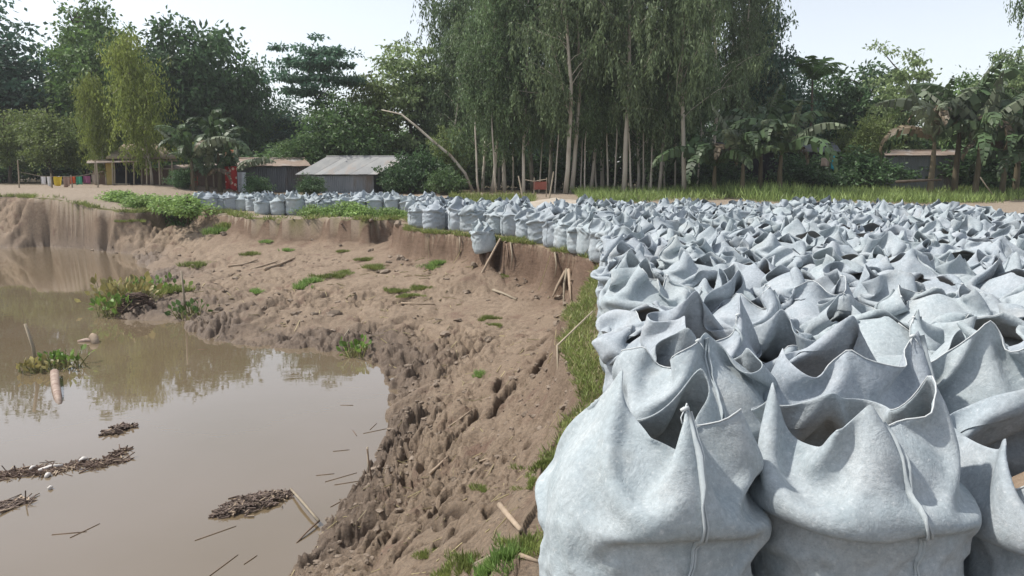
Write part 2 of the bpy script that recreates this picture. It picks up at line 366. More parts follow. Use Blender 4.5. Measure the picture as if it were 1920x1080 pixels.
    for st in range(steps):
        vel = (X-Xp)*0.90; np.clip(vel, -0.03, 0.03, vel); Xp = X.copy(); X = X+vel
        X[..., 2] -= 9.8*(1/60)**2*0.45
        pf = 1.0 if st < steps*0.75 else 0.35
        for it in range(iters):
            horiz(1, 0.9); vert(1, 0.95); shear(0.35); horiz(2, 0.20); vert(2, 0.20)
            if it % 2 == 0: horiz(5, 0.05); vert(5, 0.06)
            X[pb, pv, pu] += (pt-X[pb, pv, pu])*pk*pf
            x, y, zz = X[..., 0], X[..., 1], X[..., 2]
            R, r = Rc(x, y); Rz = R*prof(zz)
            lo = zz < zc
            f = np.where(lo & (r < Rz), Rz/r, 1.0)
            q = np.sqrt((r/(R*0.95))**2+((zz-zc)/(hs-zc))**2)*dm+(1-dm)*(r/(R*0.95)+(zz-zc)/(hs-zc))+1e-5
            g = np.where((~lo) & (q < 1), np.minimum(1/q, 1.15), 1.0)
            X[..., 0] = x*f*g; X[..., 1] = y*f*g; X[..., 2] = np.where(lo, zz, zc+(zz-zc)*g)
            np.clip(X[..., 0], -lim, lim, X[..., 0]); np.clip(X[..., 1], -lim, lim, X[..., 1])
            X[:, :26] += (anchor-X[:, :26])*ak
            X[:, 0] = base
            np.maximum(X[..., 2], 0, X[..., 2])
    # soften, then return
    for k in range(1):
        S = X.copy()
        S[:, 1:-1] = (X[:, 2:]+X[:, :-2]+2*X[:, 1:-1])/4
        X = (np.roll(S, 1, 2)+np.roll(S, -1, 2)+4*S)/6
        X[:, 0] = base
    return X
def rnd_spec(r, kind=None):
    kind = kind or r.choice(('ears', 'ears', 'flop', 'flop', 'peaks')); a0 = r.uniform(0, 6.28); pins = []
    P = lambda a, z, q, k: pins.append((a, z, q*math.cos(a), q*math.sin(a), k))
    if kind == 'ears':                                     # flattened mouth drawn out to two corners
        tw = r.uniform(-.6, .6); e = r.uniform(-.08, .08)
        P(a0, r.uniform(.72, .93), r.uniform(.12, .28), r.uniform(.2, .7)); P(a0+math.pi+tw, r.uniform(.70, .90), r.uniform(.12, .28), r.uniform(.2, .7))
        for s_ in (-1, 1): pins.append((a0+s_*1.57+r.uniform(-.4, .4), r.uniform(.66, .84), (e+.03*s_)*math.cos(a0+1.57), (e+.03*s_)*math.sin(a0+1.57), r.uniform(.1, .4)))
    elif kind == 'flop':                                   # mouth fallen over to one side
        ox, oy = r.uniform(-.14, .14), r.uniform(-.14, .14)
        for i in range(4):
            a = a0+i*1.57+r.uniform(-.5, .5); q = r.uniform(.02, .2); pins.append((a, r.uniform(.60, .78), ox+q*math.cos(a), oy+q*math.sin(a), r.uniform(.04, .2)))
    else:
        for i in range(3): P(a0+i*2.1+r.uniform(-.5, .5), r.uniform(.74, .94), r.uniform(.03, .2), r.uniform(.3, .8))
    sg = lambda lo, hi: r.choice((-1, 1))*r.uniform(lo, hi)
    return dict(a=r.uniform(.29, .32), b=r.uniform(.27, .305), hs=r.uniform(.66, .77), tap=r.uniform(.40, .62), star=[r.uniform(.25, .5) if kind == 'ears' else sg(.1, .35), sg(.05, .2), sg(.05, .3)], ph=[-2*a0 if kind == 'ears' else r.uniform(0, 6.28), r.uniform(0, 6.28), r.uniform(0, 6.28)], pins=pins, lim=r.uniform(.315, .34), seam=a0+r.uniform(-.2, .2), full=r.uniform(.56, .70), dv=r.uniform(.0245, .0265), hold=1.4)

D2R = math.pi/180
def hero(pins, seam, hs=.80, tap=.47, star=(.12, .07, .06), ph=(0, 1, 2), a=.315, b=.30):
    return dict(a=a, b=b, hs=hs, tap=tap, star=list(star), ph=list(ph), pins=[(p[0]*D2R, p[1], p[2], p[3], .8) for p in pins], lim=.345, seam=seam*D2R, dv=.0243, hold=2.0, full=.58, dome=1.0)
HERO = [  # place x, y, how the mouth stands, label
    (.40, 2.12, hero([(196, .96, -.06, .03), (238, .775, -.02, -.15), (285, .90, .07, -.17), (335, .85, .24, -.10), (55, .92, .20, .17)], 285), 'big front row sandbag nearest the water, its corded mouth gaping to the left'),
    (1.055, 2.20, hero([(186, .90, -.27, -.02), (248, .80, -.15, -.21), (272, .88, -.06, -.19), (352, .92, .20, -.02), (85, .80, 0, .18)], 283, ph=(1, 0, 2)), 'big front row sandbag, second from the water, with a folded rim'),
    (1.71, 2.18, hero([(200, .74, -.24, -.05), (320, .95, .2, -.1), (60, .95, .15, .15)], 320, ph=(2, 1, 0)), 'front row sandbag cut off by the lower right corner of the picture'),
    (.72, 2.86, hero([(282, .92, .02, -.06), (205, .84, -.2, -.03), (0, .84, .2, 0), (100, .90, 0, .14)], 282), 'peaked sandbag right behind the bag nearest the water, seam running up to its tip'),
    (1.31, 2.90, hero([(190, .84, -.25, -.05), (250, .87, -.06, -.2), (325, .93, .24, -.10), (70, .95, .1, .12)], 325, ph=(3, 0, 1)), 'sandbag behind the second front bag, its top slanting up to a seam on the right'),
    (1.93, 2.96, hero([(248, .96, -.07, -.12), (300, .92, .06, -.16), (0, .95, .26, 0), (120, .86, 0, .18)], 300, ph=(0, 2, 1)), 'sandbag with a sharp folded peak in the second row by the right edge'),
    (1.28, 3.58, hero([(200, .72, -.16, -.04), (60, .86, .05, .05), (330, .76, .2, -.1)], 290, hs=.60, tap=.55, star=(.3, .2, .3)), 'slumped sandbag with an open mouth showing brown sand, third row'),
    (.92, 3.55, hero([(330, .96, .16, -.05), (200, .86, -.1, -.1), (90, .95, 0, .15)], 300, ph=(1, 3, 0)), 'sandbag with a tall folded corner at the left end of the third row'),
]
rb = random.Random(21)
SPECS = [h[2] for h in HERO]+[rnd_spec(rb) for _ in range(30)]
BX = simulate_bags(SPECS)
NH = len(HERO)
def upsample(X):                                           # periodic in u, open in v, cubic
    for ax in (1, 0):
        Y = np.pad(X, ((2, 2), (0, 0), (0, 0)), mode='edge') if ax == 0 else np.concatenate([X[:, -2:], X, X[:, :2]], 1)
        sl = lambda i, n: Y[i:i+n] if ax == 0 else Y[:, i:i+n]
        n = X.shape[ax]; mid = (-sl(1, n)+9*sl(2, n)+9*sl(3, n)-sl(4, n) if False else (-sl(1, n)+9*sl(2, n)+9*sl(3, n)-(Y[4:4+n] if ax == 0 else np.concatenate([Y, Y[:, :1]], 1)[:, 4:4+n]) if ax == 1 else -sl(1, n-1)+9*sl(2, n-1)+9*sl(3, n-1)-(np.concatenate([Y, Y[-1:]], 0)[4:4+n-1])))/16
        if ax == 1:
            O = np.empty((X.shape[0], 2*n, 3), X.dtype); O[:, 0::2] = X; O[:, 1::2] = mid
        else:
            O = np.empty((2*n-1, X.shape[1], 3), X.dtype); O[0::2] = X; O[1::2] = mid
        X = O
    return X
def normals(X):
    du_ = np.roll(X, -1, 1)-np.roll(X, 1, 1); dv_ = np.gradient(X, axis=0)
    n = np.cross(du_, dv_); return n/(np.linalg.norm(n, axis=-1, keepdims=True)+1e-9)
def felt_material():
    m, nt, b = new_mat('grey_felt', .97, .12)
    tc = N(nt, 'ShaderNodeTexCoord').outputs['Object']; oi = N(nt, 'ShaderNodeObjectInfo'); geo = N(nt, 'ShaderNodeNewGeometry')
    off = N(nt, 'ShaderNodeVectorMath', operation='ADD'); nt.links.new(tc, off.inputs[0]); nt.links.new(oi.outputs['Location'], off.inputs[1]); v = off.outputs[0]
    c = mixc(nt, ramp(nt, noise(nt, 5.5, 5, .6, v), .35, .68), (.325, .378, .398), (.450, .485, .494))
    c = mixc(nt, ramp(nt, noise(nt, 2.2, 3, .5, v), .5, .72), c, (.330, .376, .398))
    c = mixc(nt, ramp(nt, noise(nt, 170, 4, .8, v), .46, .66), c, (.345, .392, .415))
    c = mixc(nt, ramp(nt, noise(nt, 70, 4, .7, v), .56, .74), c, (.505, .540, .548))
    c = mixc(nt, ramp(nt, noise(nt, 1.6, 6, .65, v), .56, .80), c, (.345, .352, .332))
    mo = N(nt, 'ShaderNodeMapRange'); nt.links.new(noise(nt, 48, 6, .75, v), mo.inputs[0])
    for q, w_ in enumerate((.36, .64, .86, 1.10)): mo.inputs[q+1].default_value = w_
    c = mixc(nt, 1.0, c, mo.outputs[0], 'MULTIPLY')
    rr = N(nt, 'ShaderNodeMath', operation='ADD'); nt.links.new(oi.outputs['Random'], rr.inputs[0]); nt.links.new(geo.outputs['Random Per Island'], rr.inputs[1])
    fr = N(nt, 'ShaderNodeMath', operation='FRACT'); nt.links.new(rr.outputs[0], fr.inputs[0])
    c = mixc(nt, fr.outputs[0], c, mixc(nt, .75, c, (.93, .91, .97), 'MULTIPLY'))
    nt.links.new(c, b.inputs['Base Color'])
    b0 = N(nt, 'ShaderNodeBump', Strength=.55, Distance=.02); nt.links.new(noise(nt, 10, 5, .6, v, .5), b0.inputs['Height'])
    b1 = N(nt, 'ShaderNodeBump', Strength=.35, Distance=.006); nt.links.new(noise(nt, 130, 5, .75, v), b1.inputs['Height']); nt.links.new(b0.outputs[0], b1.inputs['Normal'])
    nt.links.new(b1.outputs[0], b.inputs['Normal'])
    return m
FELT = felt_material()
SEAM_M = proc('seam_felt', (.36, .405, .43), (.45, .49, .505), 30, .95, .1)
CORD_M = proc('white_cord', (.48, .51, .52), (.60, .62, .62), 60, .9, .1)
SAND_M = proc('fill_sand', (.235, .175, .128), (.31, .24, .18), 30, .98, .1, .5, 90)
def wrinkle(X, seed, amp=.0045):                           # shallow sag creases round the filled belly
    nv, nu = X.shape[:2]; v = np.linspace(0, 1, nv)[:, None]; th = np.linspace(0, 2*math.pi, nu, endpoint=False)[None, :]
    f = sum(a*vnoise(np.cos(th)*s+7*k+v*0, np.sin(th)*s+v*q+seed*3.1, seed+k) for k, (s, q, a) in enumerate(((1.0, 9, 1.0), (1.6, 17, .7), (2.5, 6, .5))))
    f = -np.abs(f)*1.6+.4; w = np.clip(v/.06, 0, 1)*np.clip((.62-v)/.2, 0, 1)
    return X+normals(X)*(amp*f*w)[..., None]
def bag_meshes(i):
    X = BX[i].astype(np.float64)
    if i < NH: X = upsample(X)
    X = wrinkle(X, i, .011 if i < NH else .010)
    nv, nu = X.shape[:2]; n = normals(X); k = 9 if i < NH else 5
    thick = .0045
    rows = [X, X[-1:]+[0, 0, .002]-n[-1:]*thick*.5]+[X[-1-q:nv-q]-n[-1-q:nv-q]*thick for q in range(0, k)]
    body = mesh_np('body', np.concatenate(rows, 0), grid_faces(nv+1+k, nu, True), True, FELT)
    j = int(SPECS[i]['seam']/(2*math.pi)*nu) % nu
    mb = MB(); rs = random.Random(i)
    lips = ((-.004, .016), (.0045, .014)) if i < NH else ((0, .016),)
    for off, hgt in lips:
        V = []; ph = rs.uniform(0, 6)
        vv = range(1, nv, 2 if i < NH else 2)
        for v in vv:
            p, nn = X[v, j], n[v, j]; t = X[v, (j+1) % nu]-X[v, j-1]; t = t/np.linalg.norm(t)
            wob = t*(.005*math.sin(v*.31+ph)+.003*math.sin(v*.9)); h = hgt*(.8+.3*math.sin(v*.23+ph))
            V += [p+t*(off-.0025)-nn*.004, p+t*(off-.0025)+wob+nn*h, p+t*(off+.0025)+wob+nn*h, p+t*(off+.0025)-nn*.004]
        m_ = len(V)//4
        mb.add(V, [(4*a+q, 4*a+(q+1) % 4, 4*a+4+(q+1) % 4, 4*a+4+q) for a in range(m_-1) for q in range(4)]+[(0, 1, 2, 3), (4*m_-1, 4*m_-2, 4*m_-3, 4*m_-4)])
    seam = mb.mesh('seam', SEAM_M, True)
    # draw cord threaded round part of the rim with a knot
    mc = MB(); j0 = j+int(rs.uniform(-.1, .1)*nu); span = int(nu*rs.uniform(.22, .4)); sgn = rs.choice((-1, 1))
    pts = [X[-1, (j0+sgn*q) % nu]+np.array([0, 0, .004]) for q in range(0, span, 2)]
    mc.tube(pts, .0024 if i < NH else .003, 5)
    kp = pts[0]+np.array([0, 0, .004]); mc.tube([kp-[.011, 0, .004], kp, kp+[.011, .002, .004]], [.004, .007, .004], 6)
    mc.tube([kp, kp+[-.012, -.012, -.02], kp+[-.010, -.020, -.035]], .002, 4); mc.tube([kp, kp+[.012, -.010, -.018], kp+[.018, -.016, -.030]], .002, 4)
    cord = mc.mesh('tie_cord', CORD_M, True)
    # sand inside
    s = SPECS[i]; q = np.linspace(0, 1, 8)[:, None]; t = np.linspace(0, 2*math.pi, 24, endpoint=False)[None, :]
    Rt = ((np.abs(np.cos(t))/s['a'])**2.5+(np.abs(np.sin(t))/s['b'])**2.5)**(-.4)
    r_ = q*.80; zz = s['hs']*.50+s['hs']*(.40 if i == 6 else .27)*(1-q**1.6)+.012*vnoise(q*6+i, np.cos(t)*4+np.sin(t)*2)
    sand = mesh_np('sand_fill', np.stack([Rt*r_*np.cos(t), Rt*r_*np.sin(t), zz+0*t], -1), grid_faces(8, 24, True), True, SAND_M)
    lod = X[::2, ::2] if i >= NH else X[::4, ::4]
    return body, seam, cord, sand, lod
BAGS = [bag_meshes(i) for i in range(len(SPECS))]
ORD = 'first second third fourth fifth sixth seventh eighth ninth tenth eleventh twelfth thirteenth fourteenth fifteenth sixteenth seventeenth eighteenth nineteenth twentieth twenty-first twenty-second twenty-third twenty-fourth twenty-fifth'.split()
rb = random.Random(77)
PLACED = []                                                # x, y, z, rz, proto, scale, label, group, tilt
def taken(x, y, d=.53): return any((x-p[0])**2+(y-p[1])**2 < d*d for p in PLACED)
for hx, hy, sp, lab in HERO: PLACED.append((hx, hy, 0, 0, len(PLACED), 1.0, lab, None, (0, 0)))
gen = lambda: rb.randrange(NH, len(SPECS))
def put(x, y, label=None, group=None, z=None, tilt=None, sc=None):
    zz = float(level(np.array([x]), np.array([y]))[0]) if z is None else z
    PLACED.append((x, y, zz-.012, rb.uniform(0, 6.28), gen(), sc or rb.uniform(.94, 1.05), label, group, tilt or (rb.gauss(0, .025), rb.gauss(0, .025))))
# the toppled bag and the row on the lip of the ledge, base pixels read off the photograph
tx, ty = -.60, 16.9; put(tx, ty, 'toppled sandbag that slid off the ledge and leans on the broken bank', None, -.27, (.14, -.12), .93)
LIP = [(1140, 492), (1113, 481), (1092, 474), (1068, 468), (1046, 463), (1018, 455), (990, 450), (960, 442), (933, 440), (884, 436), (862, 435), (843, 430), (812, 432), (786, 427)]
for k, (px, py) in enumerate(LIP):
    x, y = at(px, py); y += .25; put(x, y, 'sandbag on the broken ledge lip left of the field, %s from the right end' % ORD[k], 'sandbags on the lip of the ledge')
FAR = [(372, 393), (392, 394), (413, 393), (435, 393), (456, 393), (476, 394)]
for k, (px, py) in enumerate(FAR):
    x, y = at(px, py, .03); put(x, y, 'small far sandbag, %s from the left end of the distant row near the sheds' % ORD[k], 'sandbags in the distant row')
NEARLEFT = [(494, 399), (514, 400), (545, 404), (575, 402), (596, 401), (625, 401), (652, 402), (680, 402), (705, 401), (735, 401), (757, 402)]
for k, (px, py) in enumerate(NEARLEFT):
    x, y = at(px, py-3); put(x, y, 'far sandbag behind the weeds on the back ledge, %s from the left' % ORD[k], 'sandbags behind the weeds on the back ledge')
# ordered rows in front of the camera, then the packed mass
XL = ([2.1, 2.85, 4, 5.9, 7, 10, 13], [.08, .40, .56, .72, .80, 1.2, 1.57])
FARPX = ([360, 500, 800, 850, 1000, 1200, 1500, 1750, 1920, 2100], [31.6, 31.0, 30.5, 27.0, 22.0, 22.5, 22.5, 19.5, 16.5, 14.5])
row, yy = 0, 2.13
while yy < 13:
    n_in, xx = 0, np.interp(yy, *XL)+.31
    while xx < .76*yy+.45:
        x, y = xx+rb.uniform(-.035, .035), yy+rb.uniform(-.05, .05)
        n_in += 1
        if y < np.interp(960+1400*x/y, *FARPX) and not taken(x, y, .50):
            lab = 'pale grey sandbag in the %s row from the camera, %s from its left end' % (ORD[row], ORD[n_in-1]) if 2 <= row <= 19 and n_in <= 20 else None
            put(x, y, lab)
        xx += .615
    row += 1; yy += .69 if row < 3 else .655
cand = [(x+rb.uniform(-.07, .07), y+rb.uniform(-.07, .07)) for y in np.arange(12.6, 33, .60) for x in np.arange(-14, 17, .595)]
cx, cy = np.array(cand).T
de, _ = seg_dist(cx, cy, EDGE_XY); ins = inside(cx, cy, LEDGE_POLY)
for x, y, d, i_ in zip(cx, cy, de, ins):
    px = 960+1400*x/y
    if not i_ or d < .42 or px < 485 or px > 2060 or y > np.interp(px, *FARPX): continue
    if x < -3.0 and (y < 27.3): continue
    if not taken(x, y, .53): put(x, y)
def bag_size(p): return p[5]/max(.5, math.hypot(p[0], p[1]))
order = sorted(range(len(PLACED)), key=lambda i: (PLACED[i][6] is None, -bag_size(PLACED[i])))
solo, rest = order[:300], order[300:]
for i in solo:
    x, y, z, rz, pr, sc, lab, grp, tilt = PLACED[i]
    body, seam, cord, sand, _ = BAGS[pr]
    r = empty('sandbag', (x, y, z), rz, (sc, sc, sc*(1 if pr < NH else .86+.16*((i*37) % 11)/10))); r.rotation_euler = (tilt[0], tilt[1], rz)
    tag(r, lab or 'pale grey felt sandbag standing in the packed middle of the field', 'sandbag', grp or 'sandbags packed on the ledge')
    link('body', body, None, r); link('seam', seam, None, r)
    if y < 6: link('tie_cord', cord, None, r)
    if y < 14: link('sand_fill', sand, None, r)
V, Fc, n0 = [], [], 0
for i in rest:
    x, y, z, rz, pr, sc, *_ = PLACED[i]; L = BAGS[pr][4]; c, s = math.cos(rz), math.sin(rz)
    P = L*sc*np.array([1, 1, .86+.16*((i*37) % 11)/10]); V.append(np.stack([P[..., 0]*c-P[..., 1]*s+x, P[..., 0]*s+P[..., 1]*c+y, P[..., 2]+z], -1).reshape(-1, 3))
    Fc.append(grid_faces(*L.shape[:2], True)+n0); n0 += L.shape[0]*L.shape[1]
if rest:
    o = link('distant_sandbags', mesh_np('distant_sandbags', np.concatenate(V), np.concatenate(Fc), True, FELT))
    tag(o, 'mass of pale grey sandbags packed at the far side of the field', 'sandbags', None, 'stuff')

# ------------------------------------------------------------------ trees and plants
rng = np.random.default_rng(404)
def unit(v): return v/(np.linalg.norm(v, axis=-1, keepdims=True)+1e-9)
def leaf_mesh(name, P, D, L, W, mat):                      # one bent lens-shaped leaf of four triangles' worth per point
    n = len(P); D = unit(D); L = np.broadcast_to(L, (n,))[:, None]; W = np.broadcast_to(W, (n,))[:, None]
    S = unit(np.cross(D, rng.normal(size=(n, 3)))); U = np.cross(S, D)
    V = np.stack([P, P+D*L*.42+S*W/2+U*L*.06, P+D*L, P+D*L*.42-S*W/2+U*L*.06], 1)
    F = np.arange(n*4).reshape(n, 4)
    return mesh_np(name, V, F, False, mat)
def leaf_mat(name, c1, c2, scale=.9, vary=.18, trans=.38, isl=.42): return proc(name, c1, c2, scale, .5, .4, vary=vary, trans=trans, isl=isl, c3=tuple(.5*(a+b)*1.25 for a, b in zip(c1, c2)), s3=.45)
LM = dict(dark=leaf_mat('dark_leaf', (0.052, 0.106, 0.045), (0.090, 0.158, 0.061)), mid=leaf_mat('green_leaf', (0.086, 0.165, 0.048), (0.156, 0.237, 0.070)),
          olive=leaf_mat('olive_leaf', (0.130, 0.180, 0.054), (0.208, 0.256, 0.086)), fresh=leaf_mat('fresh_leaf', (.075, .145, .050), (.135, .205, .075)),
          euc=leaf_mat('grey_green_leaf', (.125, .180, .085), (.200, .255, .125)), euc2=leaf_mat('deep_green_leaf', (.100, .165, .075), (.160, .220, .095)),  # the second weeping tree leaf is a deeper green of its own
          pale=leaf_mat('pale_leaf', (0.190, 0.265, 0.112), (0.286, 0.356, 0.164)), lime=leaf_mat('yellow_green_leaf', (0.182, 0.237, 0.052), (0.286, 0.330, 0.086)),
          weed=leaf_mat('weed_leaf', (0.172, 0.284, 0.078), (0.286, 0.394, 0.130)), blue=leaf_mat('bluish_leaf', (0.054, 0.120, 0.079), (0.096, 0.168, 0.104)))
BARK_D = proc('dark_bark', (.075, .058, .045), (.13, .105, .082), 3, .95, .1, .6, 14, .2, (1, 1, .3))
BARK_P = proc('pale_bark', (.42, .37, .30), (.56, .51, .43), 1.6, .9, .15, .4, 9, .22, (1, 1, .18), c3=(.22, .165, .12), s3=1.2)
def limb_path(p, d, L, bend, n=6, up=.0):
    pts = [np.array(p, float)]; d = unit(np.array(d, float))
    for i in range(n):
        d = unit(d+rng.normal(size=3)*bend+np.array([0, 0, up])); pts.append(pts[-1]+d*L/n)
    return pts
def broad_tree(h, rx, crown_lo, nclump, nleaf, leaf, mat, seed, cr=.75, trunk_r=.16, flat=1.0, shell=.45, droop=.35, bark=BARK_D, W=.5, skew=0.0, tiers=0):
    global rng
    rng = np.random.default_rng(seed)
    ht = h-crown_lo; c = np.array([0, 0, crown_lo+ht*.5])
    u = unit(rng.normal(size=(nclump, 3))); rr = rng.random(nclump)**shell
    lob = 1+.32*vnoise(u[:, 0]*2.1+seed, u[:, 1]*2.1+u[:, 2]*1.7, seed % 50)+.18*vnoise(u[:, 0]*5+seed, u[:, 1]*5+u[:, 2]*4, 7)
    C = c+u*rr[:, None]*np.stack([rx*lob, rx*lob, ht*.5*lob*flat], -1)
    C[:, 0] += skew*(C[:, 2]-crown_lo)/ht
    if tiers: C[:, 2] = crown_lo+ht*(np.round((C[:, 2]-crown_lo)/ht*tiers)/tiers)+rng.normal(size=nclump)*.12
    k = rng.integers(0, nclump, nleaf); sz = cr*(.5+.8*rng.random(nclump))
    off = rng.normal(size=(nleaf, 3))*np.array([.55, .55, .36 if not tiers else .16]); P = C[k]+off*sz[k][:, None]
    D = unit(off)*.7+rng.normal(size=(nleaf, 3))*.55+np.array([0, 0, -droop])
    crown = leaf_mesh('crown', P, D, leaf*(.7+.6*rng.random(nleaf)), leaf*W*(.7+.6*rng.random(nleaf)), mat)
    mb = MB(); top = crown_lo+ht*.72
    tp = [np.array([0, 0, -.3])]+[np.array([rng.normal()*.05*z+skew*max(0, z-crown_lo)/ht*.7, rng.normal()*.05*z, z]) for z in np.linspace(.8, top, 7)]
    mb.tube(tp, [trunk_r*1.25]+list(np.linspace(trunk_r, trunk_r*.25, 7)), 8)
    for q in rng.choice(nclump, min(nclump, 16), replace=False):
        z0 = max(crown_lo*.75, min(top*.95, C[q][2]-.35*math.hypot(C[q][0], C[q][1])-.3)); i = int(np.argmin([abs(t[2]-z0) for t in tp])); a, b = tp[i], C[q]
        mb.tube([a, a*.55+b*.45+np.array([0, 0, .25])*rng.random()+rng.normal(size=3)*.12, b], [trunk_r*.42, trunk_r*.26, .02], 5)
    return mb.mesh('trunk', bark, True), crown
def weeping_tree(h, r, lo, nstr, leaf, mat, seed, trunk_r=.17, lean=0.0, per=13, bark=BARK_P, fork=True, hang=1.5, wl=.30):
    global rng
    rng = np.random.default_rng(seed)
    mb = MB(); zs = np.linspace(0, h*.97, 12); ph = rng.random()*6
    tp = [np.array([lean*(z/h)**1.3*h+.26*math.sin(z*.36+ph)+.05*math.sin(z*1.3+ph), .2*math.cos(z*.28+ph)-.2*math.cos(ph), z-.2]) for z in zs]
    for t in tp: t[0] -= .31*math.sin(ph)
    mb.tube(tp, [trunk_r*1.18]+list(np.linspace(trunk_r, .03, 11)), 8)
    A, Dn = [], []
    nb = 30
    for b in range(nb):
        f = lo/h+(1-lo/h)*((b+rng.random())/nb); z = f*h*.96; i = min(10, int(z/(h*.97)*11)); fr = (z-zs[i])/(zs[i+1]-zs[i]); p = tp[i]*(1-fr)+tp[i+1]*fr
        a = rng.random()*6.283; L = r*(1.15-.65*f)*(.55+.8*rng.random()); pts = limb_path(p, (math.cos(a), math.sin(a), .9+.5*rng.random()), L*1.5, .16, 6, -.06)
        mb.tube(pts, list(np.linspace(max(.018, trunk_r*.30*(1.1-f)), .010, 7)), 5, False)
        for q in range(2, 7): A.append(pts[q]); Dn.append(unit(pts[q]-pts[q-1]))
    A = np.array(A)
    k = rng.integers(0, len(A), nstr); S0 = A[k]+rng.normal(size=(nstr, 3))*np.array([.42, .42, .34])
    out = rng.normal(size=(nstr, 3))*np.array([.30, .30, .05]); Ls = hang*(.35+.9*rng.random(nstr))
    t = np.tile(np.linspace(.05, 1, per), nstr); kk = np.repeat(np.arange(nstr), per)
    P = S0[kk]+out[kk]*t[:, None]**.7+np.array([0, 0, -1])*(t**1.3*Ls[kk])[:, None]+rng.normal(size=(nstr*per, 3))*.07
    D = rng.normal(size=(nstr*per, 3))*.42+np.array([0, 0, -1.0])
    crown = leaf_mesh('crown', P, D, leaf*(.7+.6*rng.random(len(P))), leaf*wl*(.8+.5*rng.random(len(P))), mat)
    return mb.mesh('trunk', bark, True), crown
PROTO = {}
def proto(key, f, *a, **k): PROTO[key] = f(*a, **k)
proto('mango', broad_tree, 9, 3.3, 2.4, 150, 9000, .38, LM['dark'], 1)
proto('mango2', broad_tree, 9, 3.0, 1.8, 130, 8500, .38, LM['dark'], 2, skew=.6)
proto('jack', broad_tree, 9, 3.2, 2.0, 160, 9500, .34, LM['mid'], 3)
proto('blue', broad_tree, 10, 3.6, 1.5, 190, 10500, .37, LM['blue'], 4, cr=.9)
proto('olive', broad_tree, 7, 2.6, 1.2, 120, 9000, .26, LM['olive'], 5, cr=.65)
proto('sparse', broad_tree, 11, 2.6, 5.0, 70, 5200, .30, LM['mid'], 6, cr=.6, shell=.5)
proto('umbrella', broad_tree, 11, 3.0, 6.3, 105, 7500, .30, LM['blue'], 7, cr=.62, trunk_r=.11, shell=.4, tiers=5)
proto('fresh', broad_tree, 6, 2.6, .6, 120, 9000, .28, LM['fresh'], 8, cr=.7, trunk_r=.09)
proto('pale', broad_tree, 9.5, 2.8, 2.2, 110, 8000, .30, LM['pale'], 9, cr=.7, tiers=9)
proto('pale2', broad_tree, 8, 2.6, 1.6, 90, 6500, .27, LM['pale'], 10, cr=.65, tiers=8, skew=.5)
proto('feather', weeping_tree, 9, 1.6, 1.6, 1300, .26, LM['lime'], 11, trunk_r=.10, per=9, hang=1.0, wl=.30, lean=-.08)
proto('euc1', weeping_tree, 21, 3.0, 4.2, 900, .34, LM['euc'], 12, trunk_r=.17)
proto('euc2', weeping_tree, 20, 2.6, 3.4, 900, .34, LM['euc2'], 13, trunk_r=.15, lean=.03)
proto('euc3', weeping_tree, 22, 3.2, 5.5, 850, .36, LM['euc'], 14, trunk_r=.18, lean=-.035)
proto('euc4', weeping_tree, 16, 2.4, 2.0, 1150, .32, LM['euc2'], 15, trunk_r=.11, lean=.02)
proto('pole', weeping_tree, 13, 1.5, 7.0, 420, .30, LM['euc2'], 16, trunk_r=.085, lean=-.03)
proto('bush', broad_tree, 2.4, 1.7, .05, 70, 5200, .22, LM['dark'], 17, cr=.5, trunk_r=.05)
proto('freshbush', broad_tree, 1.7, 1.2, .05, 60, 3600, .20, LM['fresh'], 18, cr=.4, trunk_r=.04)
proto('weed', broad_tree, .75, .62, .0, 34, 1500, .11, LM['weed'], 19, cr=.24, trunk_r=.015, W=.6)
def gz(x, y): return float(level(np.array([x]), np.array([y]))[0])
def tree(name, key, px, Y, top_px, label, cat='tree', group=None, wide=1.0, rz=None, seed=0, z=None):
    """stand a tree at the column px and the depth Y, scaled so that its top reaches the pixel row top_px"""
    x = colx(px, Y); z0 = gz(x, Y) if z is None else z
    tr, cr = PROTO[key]; hh = {'mango': 9, 'mango2': 9, 'jack': 9, 'blue': 10, 'olive': 7, 'sparse': 11, 'umbrella': 11, 'fresh': 6, 'pale': 9.5, 'pale2': 8, 'feather': 9, 'euc1': 21, 'euc2': 20, 'euc3': 22, 'euc4': 16, 'pole': 13, 'bush': 2.4, 'freshbush': 1.7, 'weed': .75}[key]
    s = (atd(px, top_px, Y)[2]-z0)/hh
    r = empty(name, (x, Y, z0), random.Random(int(px*7+Y*13+seed)).uniform(0, 6.28) if rz is None else rz, (s*wide, s*wide, s))
    tag(r, label, cat, group); link('trunk', tr, None, r); link('crown', cr, None, r)
    return r
T = tree
T('spreading_tree', 'blue', 20, 58, 28, 'big bluish green tree filling the left edge of the picture', wide=1.15)
T('spreading_tree', 'blue', -90, 55, 60, 'bluish tree half cut off by the left edge', wide=1.2)
T('slender_tree', 'sparse', 190, 60, -12, 'tall thin tree poking above the crowns at the upper left', wide=.8)
T('dense_tree', 'jack', 205, 57, 55, 'dense tree below the tall thin top at the upper left', wide=.95)
T('dense_tree', 'mango', 160, 60, 120, 'dark round tree between the left edge and the feathery tree', wide=1.0)
T('fruit_tree', 'olive', 100, 47, 200, 'olive leafed low tree above the washing line', wide=1.0)
T('fruit_tree', 'olive', 165, 48, 222, 'olive leafed tree just left of the thatched hut', wide=.9)
T('fruit_tree', 'olive', 20, 50, 205, 'olive leafed low tree at the far left behind the washing', wide=1.0)
T('feathery_tree', 'feather', 285, 44, 78, 'yellow green feathery tree leaning beside the thatched hut', rz=0.0, wide=.95)
T('feathery_tree', 'feather', 200, 45, 150, 'smaller feathery tree with a pale trunk left of the hut', rz=.3, wide=.8)
T('dense_tree', 'mango2', 330, 60, 60, 'tall dark tree behind the banana plants by the huts', wide=.95)
